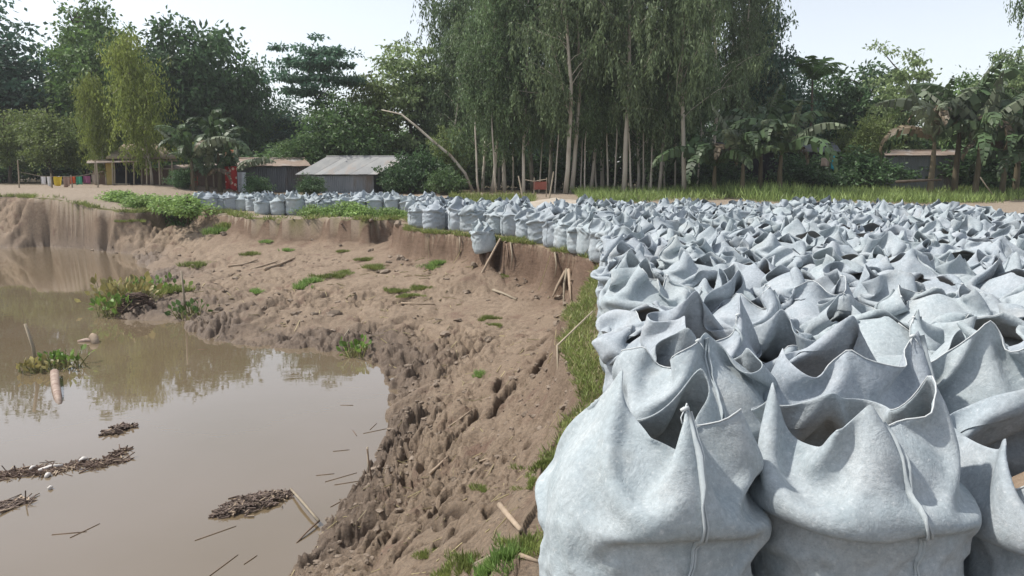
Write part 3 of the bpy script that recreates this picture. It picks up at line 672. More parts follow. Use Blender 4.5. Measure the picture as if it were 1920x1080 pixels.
T('dense_tree', 'mango', 395, 61, 42, 'tallest dark dense tree left of the gap of sky', wide=.85)
T('dense_tree', 'mango2', 470, 62, 118, 'dark dense tree at the left rim of the sky gap', wide=.6)
T('dense_tree', 'mango', 270, 63, 100, 'dark tree behind the feathery tree', wide=.9)
T('dense_tree', 'jack', 520, 66, 205, 'low dark tree under the sky gap left of the umbrella tree', wide=1.1)
T('umbrella_tree', 'umbrella', 600, 53, 72, 'umbrella shaped tree with a thin trunk standing alone against the sky', wide=1.0)
T('young_tree', 'fresh', 640, 50, 190, 'bright green bushy tree right of the umbrella tree trunk', wide=1.0)
T('young_tree', 'fresh', 560, 49, 262, 'low bright green sapling over the rusty shed roof', wide=1.2)
T('bushy_tree', 'olive', 705, 55, 130, 'olive tree with a pointed top between umbrella tree and grove', wide=.75)
T('light_tree', 'pale', 770, 57, 72, 'light leafed tree at the left foot of the tall grove', wide=1.0)
T('bushy_tree', 'jack', 830, 58, 130, 'mid green tree tucked against the left side of the grove', wide=.9)
T('bushy_tree', 'olive', 840, 49, 235, 'yellowish low tree beside the leaning pale stem', wide=.8)
T('bush', 'bush', 745, 44.5, 312, 'dark bush covering the right end of the tin shed', 'bush', wide=1.0)
T('bush', 'bush', 800, 45, 285, 'dark bush left of the bright shrub at the grove edge', 'bush', wide=.9)
T('shrub', 'freshbush', 838, 43, 322, 'bright green shrub at the foot of the leaning stem', 'bush')
GROVE = [(905, 48, -60, 'euc4', 1), (922, 46, -90, 'euc2', 1), (946, 47, -150, 'euc1', 1), (982, 45, -120, 'euc2', .9), (1060, 43.5, -260, 'euc3', .9), (1072, 44.5, -220, 'euc1', .9), (1107, 47, -120, 'euc2', 1), (1170, 43, -300, 'euc3', .9),
         (1197, 47, -80, 'euc4', 1), (1218, 46, -150, 'euc2', .9), (1236, 44.5, -120, 'euc1', .9), (1284, 43, -280, 'euc1', .85), (1330, 49, -200, 'euc3', .9), (1385, 52, -120, 'euc1', .9)]
for k, (px, Y, top, key, wd) in enumerate(GROVE):
    T('eucalyptus_tree', key, px, Y, top, 'tall pale trunked weeping tree, %s from the left at the front of the grove' % ORD[k], group='tall trees at the front of the grove', wide=wd)
BACK = [(850, 53, -20, 'euc4'), (880, 56, -120, 'euc2'), (935, 54, -40, 'euc4'), (1000, 52, -200, 'euc1'), (1030, 50, -140, 'euc2'), (1045, 56, -200, 'euc3'), (1085, 55, -60, 'euc4'), (1130, 51, -160, 'euc2'), (1150, 56, -220, 'euc1'), (1185, 53, -100, 'euc4'), (1255, 53, -180, 'euc2'), (1305, 55, -240, 'euc3'), (1350, 58, -150, 'euc2'), (1420, 57, -70, 'euc2')]
for k, (px, Y, top, key) in enumerate(BACK):
    T('eucalyptus_tree', key, px, Y, top, 'weeping tree deeper inside the tall grove, %s from the left' % ORD[k], group='trees deeper inside the grove')
POLES = [(898, 45), (930, 44.5), (960, 48), (1010, 47), (1090, 46), (1120, 48), (1140, 46), (1150, 45), (1206, 48.5), (1222, 44), (1248, 47), (1265, 46), (1305, 46), (1040, 44), (1098, 44.5), (1185, 44.5), (1205, 45)]
for k, (px, Y) in enumerate(POLES):
    T('slim_tree', 'pole', px, Y, 60+17*(k % 5), 'slim bare stemmed young tree between the big trunks, %s from the left' % ORD[k], group='slim young trees in the grove', rz=k*1.3)
T('dense_tree', 'blue', 1432, 56, 60, 'dark bluish tree at the right flank of the grove', wide=.62)
T('dense_tree', 'blue', 1480, 60, 140, 'dark tree under the areca palm', wide=.7)
T('dense_tree', 'mango', 1590, 62, 118, 'dark rounded tree right of the areca palm', wide=.95)
T('dense_tree', 'mango2', 1545, 64, 170, 'low dark tree below the areca palm', wide=.9)
T('dense_tree', 'mango2', 1650, 64, 190, 'dark tree behind the light feathery tree at right', wide=.9)
T('light_tree', 'pale2', 1690, 55, 92, 'light feathery tree left of the right hand banana clump', wide=.85)
T('bushy_tree', 'olive', 1640, 50, 210, 'low leafy tree in front of the grey wall at right', wide=.8)
T('bushy_tree', 'olive', 1600, 52, 235, 'low leafy tree left of the grey wall', wide=.9)
T('light_tree', 'jack', 1800, 60, 140, 'green tree behind the right hand banana clump', wide=1.0)
T('weeping_tree', 'euc4', 1925, 50, -40, 'tree hanging into the upper right corner', wide=1.0)
T('light_tree', 'pale', 1900, 53, 90, 'leafy tree at the right edge below the hanging branches', wide=1.0)
T('bush', 'bush', 1500, 46, 290, 'dark bush right of the fanned banana plant', 'bush', wide=1.3)
T('bush', 'bush', 1622, 47, 285, 'leafy bush left of the grey tin fence', 'bush', wide=1.2)
T('bush', 'bush', 1860, 47, 270, 'dark bush between the right hand banana plants', 'bush', wide=1.6)
T('bush', 'bush', 1345, 46, 300, 'dark bush under the banana clump by the grove', 'bush', wide=1.3)
T('bushy_tree', 'jack', 2010, 52, 120, 'leafy tree just past the right edge')
k = 0
for px in range(-60, 2050, 105):                           # the dark back row that closes the view under the crowns
    k += 1; rk = random.Random(px)
    T('back_row_tree', ('mango', 'jack', 'mango2', 'blue')[k % 4], px+rk.uniform(-25, 25), 68+rk.uniform(-2, 6), 225+rk.uniform(-30, 25), 'dark tree in the back row of the wood, %s from the left' % ORD[k-1], group='trees in the back row of the wood', wide=1.5)
for k, px in enumerate(range(-60, 1980, 85)):
    rk = random.Random(px+3)
    T('undergrowth_bush', ('bush', 'freshbush')[k % 2], px+rk.uniform(-20, 20), 56+rk.uniform(-3, 3), 290+rk.uniform(-15, 12), 'dark undergrowth bush behind the trunks and huts, %s from the left' % ORD[k], 'bush', 'undergrowth bushes', wide=1.5)

# the leaning pale stem left of the grove
mb = MB(); P = [atd(px, py, 46) for px, py in ((888, 362), (872, 325), (845, 292), (812, 265), (782, 238), (752, 214), (715, 206))]
o = mb.tube(P, [.10, .095, .085, .08, .065, .05, .025], 7).build('leaning_stem', BARK_P, None, True); tag(o, 'bent pale bare stem leaning left out of the grove', 'tree stem')

# banana plants: arching leaves torn into strips, each leaf a part
def banana_leaf(L, W, arch, torn, seed, mat):
    r = np.random.default_rng(seed); n = 30; mb = MB()
    t = np.linspace(0, 1, n+1); ang = math.radians(70)-arch*t**1.25; ds = L/n
    X = np.concatenate([[0], np.cumsum(np.cos(ang[:-1])*ds)]); Z = np.concatenate([[0], np.cumsum(np.sin(ang[:-1])*ds)])
    w = W*np.clip(np.sin(np.pi*np.clip((t-.08)/.92, 0, 1)**.75), 0, 1)**.6
    for s in (-1, 1):
        i = 3
        while i < n:
            k = min(n-i, int(r.integers(1, 4 if torn else 9))); dr = r.uniform(.2, 1.05) if torn else .25; g = .28 if torn else .0
            a, b = i, i+k
            V = []
            for q in range(a, b+1):
                fr = q if q not in (a, b) else (q+g if q == a else q-g); x, z = np.interp(fr, range(n+1), X), np.interp(fr, range(n+1), Z); ww = np.interp(fr, range(n+1), w)
                V += [(x, 0, z), (x+.10*ww, s*ww*.28, z+.02-.12*dr*ww), (x+.25*ww, s*ww*.5*math.cos(dr*1.4), z-ww*.5*math.sin(dr*1.4))]
            mb.add(V, [f for q in range(k) for f in ((3*q, 3*q+3, 3*q+4, 3*q+1), (3*q+1, 3*q+4, 3*q+5, 3*q+2))]); i = b
    mb.tube([(x, 0, z-.012) for x, z in zip(X[::3], Z[::3])], list(np.linspace(.032, .008, len(X[::3]))), 5, False)
    return mb.mesh('leaf', mat, False)
BAN = leaf_mat('banana_leaf', (.060, .105, .045), (.105, .150, .070), 2.0, .25, .25); BANP = leaf_mat('pale_banana_leaf', (.125, .160, .095), (.185, .21, .135), 2.0, .25, .25); DRY = leaf_mat('dry_banana_leaf', (.135, .105, .070), (.20, .16, .105), 3.0, .2, .2)
STEM = proc('banana_stem', (.085, .07, .045), (.15, .125, .08), 2, .8, .2, .3, 8, .15, (1, 1, .2))
BL = [banana_leaf(2.4, .62, 2.0, True, 1, BAN), banana_leaf(2.2, .60, 1.5, True, 2, BANP), banana_leaf(2.0, .46, 1.2, True, 3, BAN), banana_leaf(2.3, .60, 2.5, True, 4, BAN), banana_leaf(1.7, .4, 3.0, True, 5, DRY), banana_leaf(1.9, .40, .45, True, 6, BANP)]
mb = MB(); BST = mb.tube([(0, 0, -.2), (0, 0, .6), (.03, .02, 1.4), (.02, 0, 2.2), (0, 0, 2.5)], [.17, .14, .12, .09, .05], 9).mesh('stem', STEM, True)
def banana(px, Y, crown_px, label, n=9, seed=0, sc=1.0):
    r_ = random.Random(seed+int(px)); x = colx(px, Y); z0 = gz(x, Y); hz = (atd(px, crown_px, Y)[2]-z0)/2.5
    e = empty('banana_plant', (x, Y, z0), r_.uniform(0, 6.28), (sc, sc, sc)); tag(e, label, 'banana plant', 'banana plants')
    s = link('stem', BST, None, e); s.scale = (.55, .55, hz/sc)
    for k in range(n):
        m = BL[(0, 1, 3, 2, 0, 5, 3, 1, 0, 3, 4)[(k+r_.randrange(2)) % 11]]
        o = link('leaf', m, None, e); o.location = (0, 0, 2.4*hz/sc); o.rotation_euler = (r_.uniform(-.35, .35), r_.uniform(-.45, .5), k*2.4+r_.uniform(-.5, .5)); q = r_.uniform(.8, 1.15); o.scale = (q, q, q)
    return e
for px, Y, cp, lab, n, sc in ((362, 41.5, 250, 'banana plant with drooping pale leaves in front of the thatched hut', 10, .95), (412, 42.5, 235, 'banana plant with one tall upright leaf left of the red cloth', 9, 1.0), (388, 42, 285, 'low banana plant between the two taller ones by the huts', 9, .8), (440, 44, 275, 'banana plant with thin leaves over the orange roof', 7, .8),
        (1340, 42, 262, 'banana plant at the left of the clump beside the grove', 9, 1.15), (1392, 41, 258, 'banana plant in the middle of the clump beside the grove', 10, 1.2), (1462, 41.5, 240, 'banana plant with fanned leaves right of the grove', 11, 1.3), (1425, 43, 215, 'banana plant with upright leaves behind the fanned one', 8, 1.1),
        (1745, 41, 215, 'tall banana plant at the left of the right hand clump', 10, 1.4), (1790, 42, 195, 'tallest banana plant at right with torn upright leaves', 10, 1.5), (1830, 40.5, 225, 'banana plant in front of the tallest one at right', 11, 1.35), (1880, 41, 235, 'banana plant near the right edge with hanging leaves', 10, 1.3), (1905, 43, 175, 'banana plant at the right edge with high leaves', 9, 1.4), (1935, 40, 255, 'banana plant cut by the right edge', 9, 1.2)):
    banana(px, Y, cp+46, lab, n+2, 3, sc*1.5)
# areca palm
x = colx(1512, 56); e = empty('areca_palm', (x, 56, gz(x, 56))); tag(e, 'slender areca palm rising above the dark trees', 'palm')
H = atd(1512, 150, 56)[2]-gz(x, 56)
MB().tube([(0, 0, -.2), (.1, 0, H*.4), (.05, 0, H*.8), (0, 0, H)], [.14, .11, .09, .06], 8).build('trunk', BARK_D, e, True)
def frond(seed):
    r = np.random.default_rng(seed); mb = MB(); n = 26; t = np.linspace(0, 1, n); ang = math.radians(72)-2.0*t**1.3; L = 2.6
    X = np.concatenate([[0], np.cumsum(np.cos(ang)*L/n)])[:n]; Z = np.concatenate([[0], np.cumsum(np.sin(ang)*L/n)])[:n]
    for i in range(3, n):
        ln = .75*math.sin(math.pi*(.12+.85*t[i]))
        for s in (-1, 1):
            p = np.array([X[i], 0, Z[i]]); d = np.array([math.cos(ang[i])*.6, s*.75, -.35+r.normal()*.12]); q = np.array([.055, 0, .02])
            mb.add([p-q, p+d*ln*.5-q, p+d*ln, p+d*ln*.5+q, p+q], [(0, 1, 2, 3, 4)])
    mb.tube([(a, 0, b) for a, b in zip(X[::3], Z[::3])], .02, 5, False)
    return mb.mesh('frond', LM['mid'], False)
FR = [frond(1), frond(2)]
for k in range(10):
    o = link('frond', FR[k % 2], None, e); o.location = (0, 0, H-.1); o.rotation_euler = (0, random.Random(k).uniform(-.5, .35), k*2.4); o.scale = (1.15,)*3

# ------------------------------------------------------------------ huts, sheds and washing
TIN_G = proc('grey_tin', (.145, .165, .185), (.215, .235, .255), 2.2, .5, .4, .0, 10, .16, (1, 1, .25), c3=(.15, .12, .10), s3=.9)
TIN_D = proc('dark_tin', (.070, .078, .090), (.115, .125, .138), 2.2, .55, .35, .0, 10, .16, (1, 1, .25), c3=(.085, .065, .052), s3=.9)
TIN_R = proc('weathered_roof_tin', (.25, .255, .26), (.36, .355, .345), 1.4, .45, .4, .0, 10, .14, (1, .3, 1), c3=(.30, .22, .17), s3=.7)
RUST = proc('rusty_tin', (.20, .150, .118), (.30, .235, .19), 2.0, .7, .25, .0, 10, .14, None, c3=(.33, .31, .29), s3=.8)
ORANGE = proc('orange_tile', (.30, .115, .06), (.38, .16, .085), 3, .8, .2)
THATCH = proc('thatch', (.215, .175, .125), (.30, .25, .185), 5, .95, .1, .8, 30, .1, (1, 1, 4))
WOOD = proc('grey_bamboo', (.27, .225, .165), (.37, .315, .24), 3, .85, .2, .3, 30, .2, (3, 3, .5))
MUDW = proc('brown_wall', (.115, .075, .055), (.165, .11, .082), 2.5, .95, .1, .4, 20)
DARK = proc('near_black_wall', (.018, .018, .022), (.030, .028, .030), 2, .95, .1)  # shade inside the huts put into a near-black wall colour
YEL = proc('ochre_cloth', (.36, .27, .09), (.42, .33, .13), 3, .95, .1)
def slab(name, mat, parent, a, b, c, d, th=.03):           # thin sheet a-b-c-d (front eave left, right, ridge right, left)
    a, b, c, d = (np.array(v, float) for v in (a, b, c, d)); n = unit(np.cross(b-a, d-a))*th
    return MB().add([a, b, c, d, a-n, b-n, c-n, d-n], [(0, 1, 2, 3), (7, 6, 5, 4), (0, 4, 5, 1), (1, 5, 6, 2), (2, 6, 7, 3), (3, 7, 4, 0)]).build(name, mat, parent)
def corr(name, mat, parent, x0, x1, z0, z1, y, n=None):    # corrugated upright sheet
    n = n or max(6, int((x1-x0)/.05)); xs = np.linspace(x0, x1, n); dy = .010*np.cos(np.arange(n)*math.pi)
    V = [(x, y+d, z) for z in (z0, z1) for x, d in zip(xs, dy)]+[(x, y+d+.02, z) for z in (z0, z1) for x, d in zip(xs, dy)]
    F = [(i, i+1, n+i+1, n+i) for i in range(n-1)]+[(2*n+i, 3*n+i, 3*n+i+1, 2*n+i+1) for i in range(n-1)]
    MB().add(V, F).build(name, mat, parent)
def shed(label, e0, e1, r0, r1, ey, ry, w0, w1, Y, depth, wall, roof, ns, nw, cat='shed', name='tin_shed', drop=.5):
    xm = colx((w0+w1)/2, Y); g = gz(xm, Y); root = empty(name, (xm, Y, g)); tag(root, label, cat); inv = np.array([xm, Y, g])
    A0, A1 = (np.array(atd(e, ey, Y-.25))-inv for e in (e0, e1)); R0, R1 = (np.array(atd(e, ry, Y+depth/2))-inv for e in (r0, r1))
    B0, B1 = R0+(R0-A0)*np.array([.15, 1, -1]), R1+(R1-A1)*np.array([.15, 1, -1])
    rk = random.Random(int(e0)); rf = slab('roof', roof, root, R0, R1, B1, B0)
    for i in range(ns):
        u, v = i/ns, (i+1.06)/ns; j = np.array([0, 0, .012*(i % 2)+rk.uniform(-.008, .008)])
        slab('roof_sheet', roof, rf, A0+(A1-A0)*u+j, A0+(A1-A0)*v+j, R0+(R1-R0)*v+j, R0+(R1-R0)*u+j)
    MB().tube([R0+[0, 0, .02], R1+[0, 0, .02]], .05, 6).build('ridge_cap', roof, rf)
    x0, x1 = atd(w0, 350, Y)[0]-xm, atd(w1, 350, Y)[0]-xm; top = A0[2]-.05
    wl_ = MB().box(((x0+x1)/2, depth+.02, top/2-.1), (x1-x0, .05, top+.2)).build('wall', wall, root)
    for i in range(nw):
        a, b = x0+(x1-x0)*i/nw, x0+(x1-x0)*(i+1.03)/nw; corr('wall_sheet', wall, wl_, a, b, -.2, top-rk.uniform(0, .04), .012*(i % 2))
    for x in (x0, x1): MB().box((x, depth/2+.05, top/2-.1), (.05, depth-.2, top+.2)).build('side_wall', wall, root)
    return root
shed('grey tin shed with a bright weathered tin roof behind the far sandbags', 553, 706, 612, 764, 327, 294, 574, 700, 45, 4.6, TIN_G, TIN_R, 9, 6)
shed('dark grey tin shed with a low rusty roof, left of the bright roof', 438, 582, 448, 572, 311, 297, 443, 578, 46.2, 4.0, TIN_D, RUST, 8, 7)
shed('dark low tin annex half hidden by the bush', 696, 786, 700, 782, 333, 325, 702, 782, 46.5, 3.0, TIN_D, TIN_D, 5, 5)
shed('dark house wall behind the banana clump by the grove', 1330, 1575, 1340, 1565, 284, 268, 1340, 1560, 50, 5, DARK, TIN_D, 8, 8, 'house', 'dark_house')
shed('grey tin fence and lean-to at the right behind the bananas', 1655, 1800, 1662, 1800, 291, 283, 1660, 1795, 47, 2.2, TIN_G, RUST, 6, 7, 'shed')
# thatched hut with an open porch
Y = 44.0; xm = colx(262, Y); g = gz(xm, Y); hut = empty('thatched_hut', (xm, Y, g)); tag(hut, 'thatched hut with an open porch on thin posts beside the washing line', 'hut'); inv = np.array([xm, Y, g])
L = lambda px, py, dY=0: np.array(atd(px, py, Y+dY))-inv
E = [L(198, 295), L(330, 295), L(318, 300, 4.4), L(206, 300, 4.4)]; Rg = [L(232, 270, 2), L(300, 270, 2.2)]
slab('thatch_front', THATCH, hut, E[0], E[1], Rg[1], Rg[0], .10); slab('thatch_back', THATCH, hut, E[2], E[3], Rg[0], Rg[1], .10)
MB().add([E[1], E[2], Rg[1]], [(0, 1, 2)]).build('thatch_end', TIN_R, hut); MB().add([E[3], E[0], Rg[0]], [(0, 1, 2)]).build('thatch_end', THATCH, hut)
MB().box(tuple((L(232, 300)+L(300, 300))/2+[0, 2.0, -.0]), (2.3, .12, .1)).build('tie_beam', WOOD, hut)
slab('porch_roof', RUST, hut, L(162, 305, -.4), L(262, 302, -.4), L(262, 297, .8), L(165, 300, .8), .05)
for px, dY in ((180, -.3), (212, -.3), (216, .4), (237, -.2), (252, -.3), (266, .2), (276, -.3), (300, -.2), (324, 0)):
    p = L(px, 360, dY); q = L(px-2+px % 4, 301, dY); MB().tube([(p[0], p[1], -.25), ((p[0]+q[0])/2+.02, p[1], q[2]/2), (q[0], q[1], q[2])], .045, 6).build('post', WOOD, hut)
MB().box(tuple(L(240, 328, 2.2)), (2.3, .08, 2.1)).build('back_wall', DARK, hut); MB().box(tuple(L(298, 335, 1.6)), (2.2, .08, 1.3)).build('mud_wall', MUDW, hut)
MB().box(tuple(L(190, 338, 1.2)), (.9, .08, 1.2)).build('mud_wall', MUDW, hut); MB().box(tuple(L(206, 325, .5)), (.42, .05, 1.4)).build('door_curtain', YEL, hut)
b_ = L(228, 345, -.1); mb = MB(); mb.box(tuple(b_), (.85, .3, .05)); [mb.box((b_[0]+s*.38, b_[1], b_[2]-.2), (.05, .25, .4)) for s in (-1, 1)]; mb.build('bench', WOOD, hut)
# low hut with a flat roof
Y = 44.5; xm = colx(365, Y); g = gz(xm, Y); hut = empty('low_hut', (xm, Y, g)); tag(hut, 'low brown hut with a flat grey roof behind the banana plants', 'hut'); inv = np.array([xm, Y, g])
slab('flat_roof', RUST, hut, L(303, 316, -.3), L(432, 312, -.3), L(430, 306, 2.6), L(306, 310, 2.6), .06)
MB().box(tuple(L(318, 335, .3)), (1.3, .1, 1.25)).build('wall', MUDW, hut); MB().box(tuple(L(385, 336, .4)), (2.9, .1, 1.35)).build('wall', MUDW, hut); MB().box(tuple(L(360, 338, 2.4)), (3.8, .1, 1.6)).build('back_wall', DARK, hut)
for px in (306, 338, 402, 428): p = L(px, 360, 0); MB().tube([(p[0], p[1], -.2), (p[0], p[1], L(px, 314)[2])], .05, 6).build('post', WOOD, hut)
x0, x1 = L(408, 306, .2), L(440, 282, .6); slab('orange_gable', ORANGE, hut, L(406, 306, .3), L(440, 304, .3), L(438, 281, .9), L(410, 281, .9), .05)

def cloth(px0, px1, py0, py1, Y, c1, c2, label, scale=4, seed=0, spots=None, tilt=0, name='hanging_cloth', cat='cloth', group=None):
    m = proc('cloth_'+label.split()[0], c1, c2, scale, .95, .1) if spots is None else spots
    a, b = np.array(atd(px0, py0, Y)), np.array(atd(px1, py0, Y)); h = atd(px0, py0, Y)[2]-atd(px0, py1, Y)[2]; nu, nv = 14, 8; u = np.linspace(0, 1, nu)[None, :]; v = np.linspace(0, 1, nv)[:, None]
    w = np.linalg.norm(b-a); X = a[0]+(b[0]-a[0])*u*(1-.10*v)+tilt*v*h*.3; Yy = Y+.05*np.sin(u*9+seed)*(.3+v)+0*u; Z = a[2]+(b[2]-a[2])*u-h*v*(1-.06*np.sin(u*5+seed))
    P = np.stack([X+0*v, Yy+0*v, Z], -1); c = P[0].mean(0)
    Q = np.concatenate([P, (P+[0, .012, 0])[::-1]]); o = link(name, mesh_np(name, Q-c, grid_faces(2*nv, nu), True, m)); o.location = c
    return tag(o, label, cat, group)
W = 'washing on the line'
for i, (a, b, y0, y1, c, lab) in enumerate(((76, 85, 331, 346, (.72, .70, .70), 'white shirt at the left end of the washing line'), (87, 97, 331, 349, (.76, .74, .72), 'white towel second on the washing line'), (99, 116, 331, 348, (.62, .45, .05), 'yellow cloth on the washing line'), (118, 131, 332, 350, (.33, .22, .17), 'brown cloth on the washing line'), (132, 141, 331, 344, (.60, .12, .05), 'orange red cloth on the washing line'), (143, 153, 331, 346, (.07, .33, .20), 'green cloth on the washing line'), (156, 169, 330, 344, (.26, .09, .17), 'plum purple cloth on the washing line'), (171, 186, 327, 346, (.30, .25, .20), 'beige cloth at the right end of the washing line'))):
    cloth(a, b, y0, y1, 41, c, tuple(.8*q for q in c), lab, seed=i, group=W)
wl = empty('washing_line', atd(130, 357, 41)); tag(wl, 'rope strung between thin bamboo posts in front of the huts', 'washing line'); inv = np.array(atd(130, 357, 41))
MB().tube([np.array(atd(px, py, 41))-inv for px, py in ((36, 322), (74, 330), (110, 331.5), (150, 330), (194, 321))], .012, 5).build('rope', WOOD, wl)
for px, top, bot in ((34, 300, 361), (96, 325, 359), (134, 328, 361), (182, 306, 360)):
    p, q = np.array(atd(px+2, bot, 41))-inv, np.array(atd(px-1, top, 41))-inv; MB().tube([p-[0, 0, .2], (p+q)/2+[.02, 0, 0], q], [.04, .035, .03], 6).build('post', WOOD, wl)
def spot_mat():
    m, nt, b = new_mat('flowered_red_cloth', .95, .1); v = N(nt, 'ShaderNodeTexVoronoi', Scale=4.0); nt.links.new(N(nt, 'ShaderNodeTexCoord').outputs['Object'], v.inputs['Vector'])
    nt.links.new(mixc(nt, ramp(nt, v.outputs['Distance'], .28, .36), (.70, .50, .42), (.42, .035, .03)), b.inputs['Base Color']); return m
cloth(421, 444, 312, 356, 43.4, None, None, 'red cloth with pale flowers hanging by the dark shed', spots=spot_mat())
cloth(445, 461, 323, 364, 43.6, (.55, .57, .60), (.46, .48, .52), 'white sheet hanging beside the flowered red cloth')
cloth(331, 340, 332, 353, 43.5, (.06, .30, .12), (.05, .24, .10), 'green cloth hanging by the low hut'); cloth(343, 352, 330, 356, 43.5, (.42, .09, .04), (.36, .07, .03), 'orange red cloth hanging by the low hut')
cloth(354, 371, 331, 355, 43.6, (.36, .11, .08), (.28, .09, .07), 'faded red cloth hanging right of the orange one'); cloth(1559, 1566, 292, 318, 43, (.05, .33, .42), (.04, .27, .36), 'blue strip of cloth hanging in front of the right hand huts'); cloth(1540, 1557, 296, 312, 43.2, (.40, .32, .27), (.33, .26, .22), 'pale rag hanging left of the blue cloth')
# red board on stakes and leaning poles at the foot of the grove
rbd = empty('red_board', atd(1012, 366, 40)); tag(rbd, 'small red board on wooden stakes at the foot of the grove', 'board'); inv = np.array(atd(1012, 366, 40)); L = lambda px, py, Y=40: np.array(atd(px, py, Y))-inv
MB().box(tuple(L(1013, 348)), (.72, .05, .42)).build('panel', proc('faded_red_paint', (.24, .075, .055), (.32, .11, .08), 4, .8, .2), rbd)
for px in (1001, 1024): p = L(px, 370); MB().tube([p, L(px+1, 333)], .03, 6).build('stake', WOOD, rbd)
MB().tube([L(984, 337), L(1000, 340), L(1026, 336)], .025, 6).build('crossbar', WOOD, rbd)
for pts, lab in ((((981, 374), (972, 330)), 'bamboo pole leaning left of the red board'), (((1030, 372), (1038, 322)), 'thin bamboo pole leaning right of the red board'), (((905, 374), (903, 362)), 'short pale stake at the edge of the far bags')):
    o = MB().tube([atd(*pts[0], 39.5), atd(*pts[1], 39.8)], [.045, .035], 7).build('bamboo_pole', WOOD); tag(o, lab, 'pole')
o = MB().tube([atd(1680, 341, 39), atd(1720, 339, 39), atd(1765, 337, 39)], [.08, .07, .05], 7).build('fallen_log', BARK_D, None, True); tag(o, 'dark log lying in the grass below the grey fence', 'log')
o = MB().tube([atd(1838, 332, 38.5), atd(1850, 350, 38.5), atd(1862, 366, 38.5)], [.03, .03, .02], 6).build('bent_stick', WOOD, None, True); tag(o, 'thin pale stick leaning out of the grass at right', 'stick')
# dry sand heap at the back of the field
u = np.linspace(0, 1, 22)[:, None]; t = np.linspace(0, 2*math.pi, 48, endpoint=False)[None, :]; hx, hy = colx(1055, 33), 33
X = u*3.6*np.cos(t)*(1+.12*np.sin(2*t)); Yv = u*1.5*np.sin(t); Zv = .46*(1-u**1.5)*(1+.15*vnoise(X*1.5, Yv*1.5, 5))-.05+.02*vnoise(X*8, Yv*8)
o = link('sand_heap', mesh_np('sand_heap', np.stack([X, Yv+0*u, Zv], -1), grid_faces(22, 48, True), True, proc('dry_sand', (.36, .31, .25), (.44, .385, .32), 3, .98, .1, .5, 60))); o.location = (hx, hy, gz(hx, hy)); tag(o, 'low heap of dry sand behind the bags below the grove', 'sand heap')

# ------------------------------------------------------------------ grass, weeds, clods, sticks and flotsam
rng = np.random.default_rng(99)
GRASS = leaf_mat('long_grass_blade', (.185, .265, .078), (.280, .355, .125), 1.2, .0, .35); TURF = leaf_mat('turf_blade', (.165, .215, .058), (.275, .300, .105), 3.0, .15, .3); DRYG = leaf_mat('dry_straw', (.30, .25, .13), (.40, .34, .20), 3, .1, .2)
def blades(name, x, y, h, wd, mat, lean=.35, z=None):
    n = len(x); zz = terrain(x, y) if z is None else z
    D = rng.normal(size=(n, 3))*np.array([lean, lean, .1])+np.array([0, 0, 1.0]); return leaf_mesh(name, np.stack([x, y, zz-.01], -1), D, h, wd, mat)
# long grass strip before the trees on the right
n = 15000; Yv = 36.5+9*rng.random(n)**1.3; pxv = 1070+900*rng.random(n); X = (pxv-960)/1400*Yv*1.0; dens = sm((fbm(X*.35, Yv*.5, 4, 3)+.75)/.6); k = rng.random(n) < dens; X, Yv = X[k], Yv[k]
hh = (.28+.36*rng.random(len(X)))*(1+.7*np.exp(-((X-14)/3.2)**2)*(Yv > 38)); k = X > colx(1090, 38); X, Yv, hh = X[k], Yv[k], hh[k]
tag(link('grass', blades('grass', X, Yv, hh, .045, GRASS, .45)), 'strip of long bright grass in front of the grove and banana plants', 'grass', None, 'stuff')
n = 2600; Yv = 35+6*rng.random(n); X = colx(1, 38)*0+(rng.uniform(845, 1000, n)-960)/1400*Yv
tag(link('rough_grass', blades('rough_grass', X, Yv, .2+.25*rng.random(n), .05, TURF, .6)), 'rough weeds between the far bags and the red board', 'grass', None, 'stuff')
# matted turf along the lip of the ledge
seg = np.diff(EDGE_XY, axis=0); ln = np.hypot(*seg.T); use = [i for i in range(3, 33)]
xs_, ys_, hs_, ws_ = [], [], [], []
for i in use:
    p = EDGE_XY[i]; d = float(np.hypot(*p)); m = int(min(7000, ln[i]*(5200 if 3 < d < 10 else 2600 if d < 20 else 1300)*(.6 if i < 5 else 1))); t = rng.random(m); q = p+seg[i]*t[:, None]; nrm = np.array([-seg[i][1], seg[i][0]])/ln[i]
    wdt = .36 if 3 < d < 10 else .34 if d < 20 else .75; o_ = -wdt*2*rng.random(m)+.35; o_ = -o_
    s_ = 1 if inside(np.array([p[0]+seg[i][0]*.5+nrm[0]*.3]), np.array([p[1]+seg[i][1]*.5+nrm[1]*.3]), LEDGE_POLY)[0] else -1
    q = q+nrm*s_*o_[:, None]; wq = warp(q[:, 0], q[:, 1]); dq, _ = seg_dist(*wq, EDGE_XY); q = q[inside(*wq, LEDGE_POLY) & (dq < wdt*rng.random(m))]; keep = fbm(q[:, 0]*1.1, q[:, 1]*1.1, 71, 3) > (-.15 if d > 10 else -.35); q = q[keep]
    xs_.append(q[:, 0]); ys_.append(q[:, 1]); hs_.append((.045+.06*rng.random(len(q)))*(1 if d < 10 else 1.7 if d < 22 else 2.4)); ws_.append(np.full(len(q), .007 if d < 10 else .014 if d < 22 else .028))
x, y, h, w = (np.concatenate(v) for v in (xs_, ys_, hs_, ws_))
tag(link('turf', blades('turf', x, y, h, w, TURF, .75)), 'matted green turf along the broken lip of the ledge', 'turf', None, 'stuff')
k = rng.random(len(x)) < .10
tag(link('straw', blades('straw', x[k], y[k], h[k]*1.4, w[k], DRYG, 1.6)), 'dry straw lying in the turf of the ledge', 'straw', None, 'stuff')
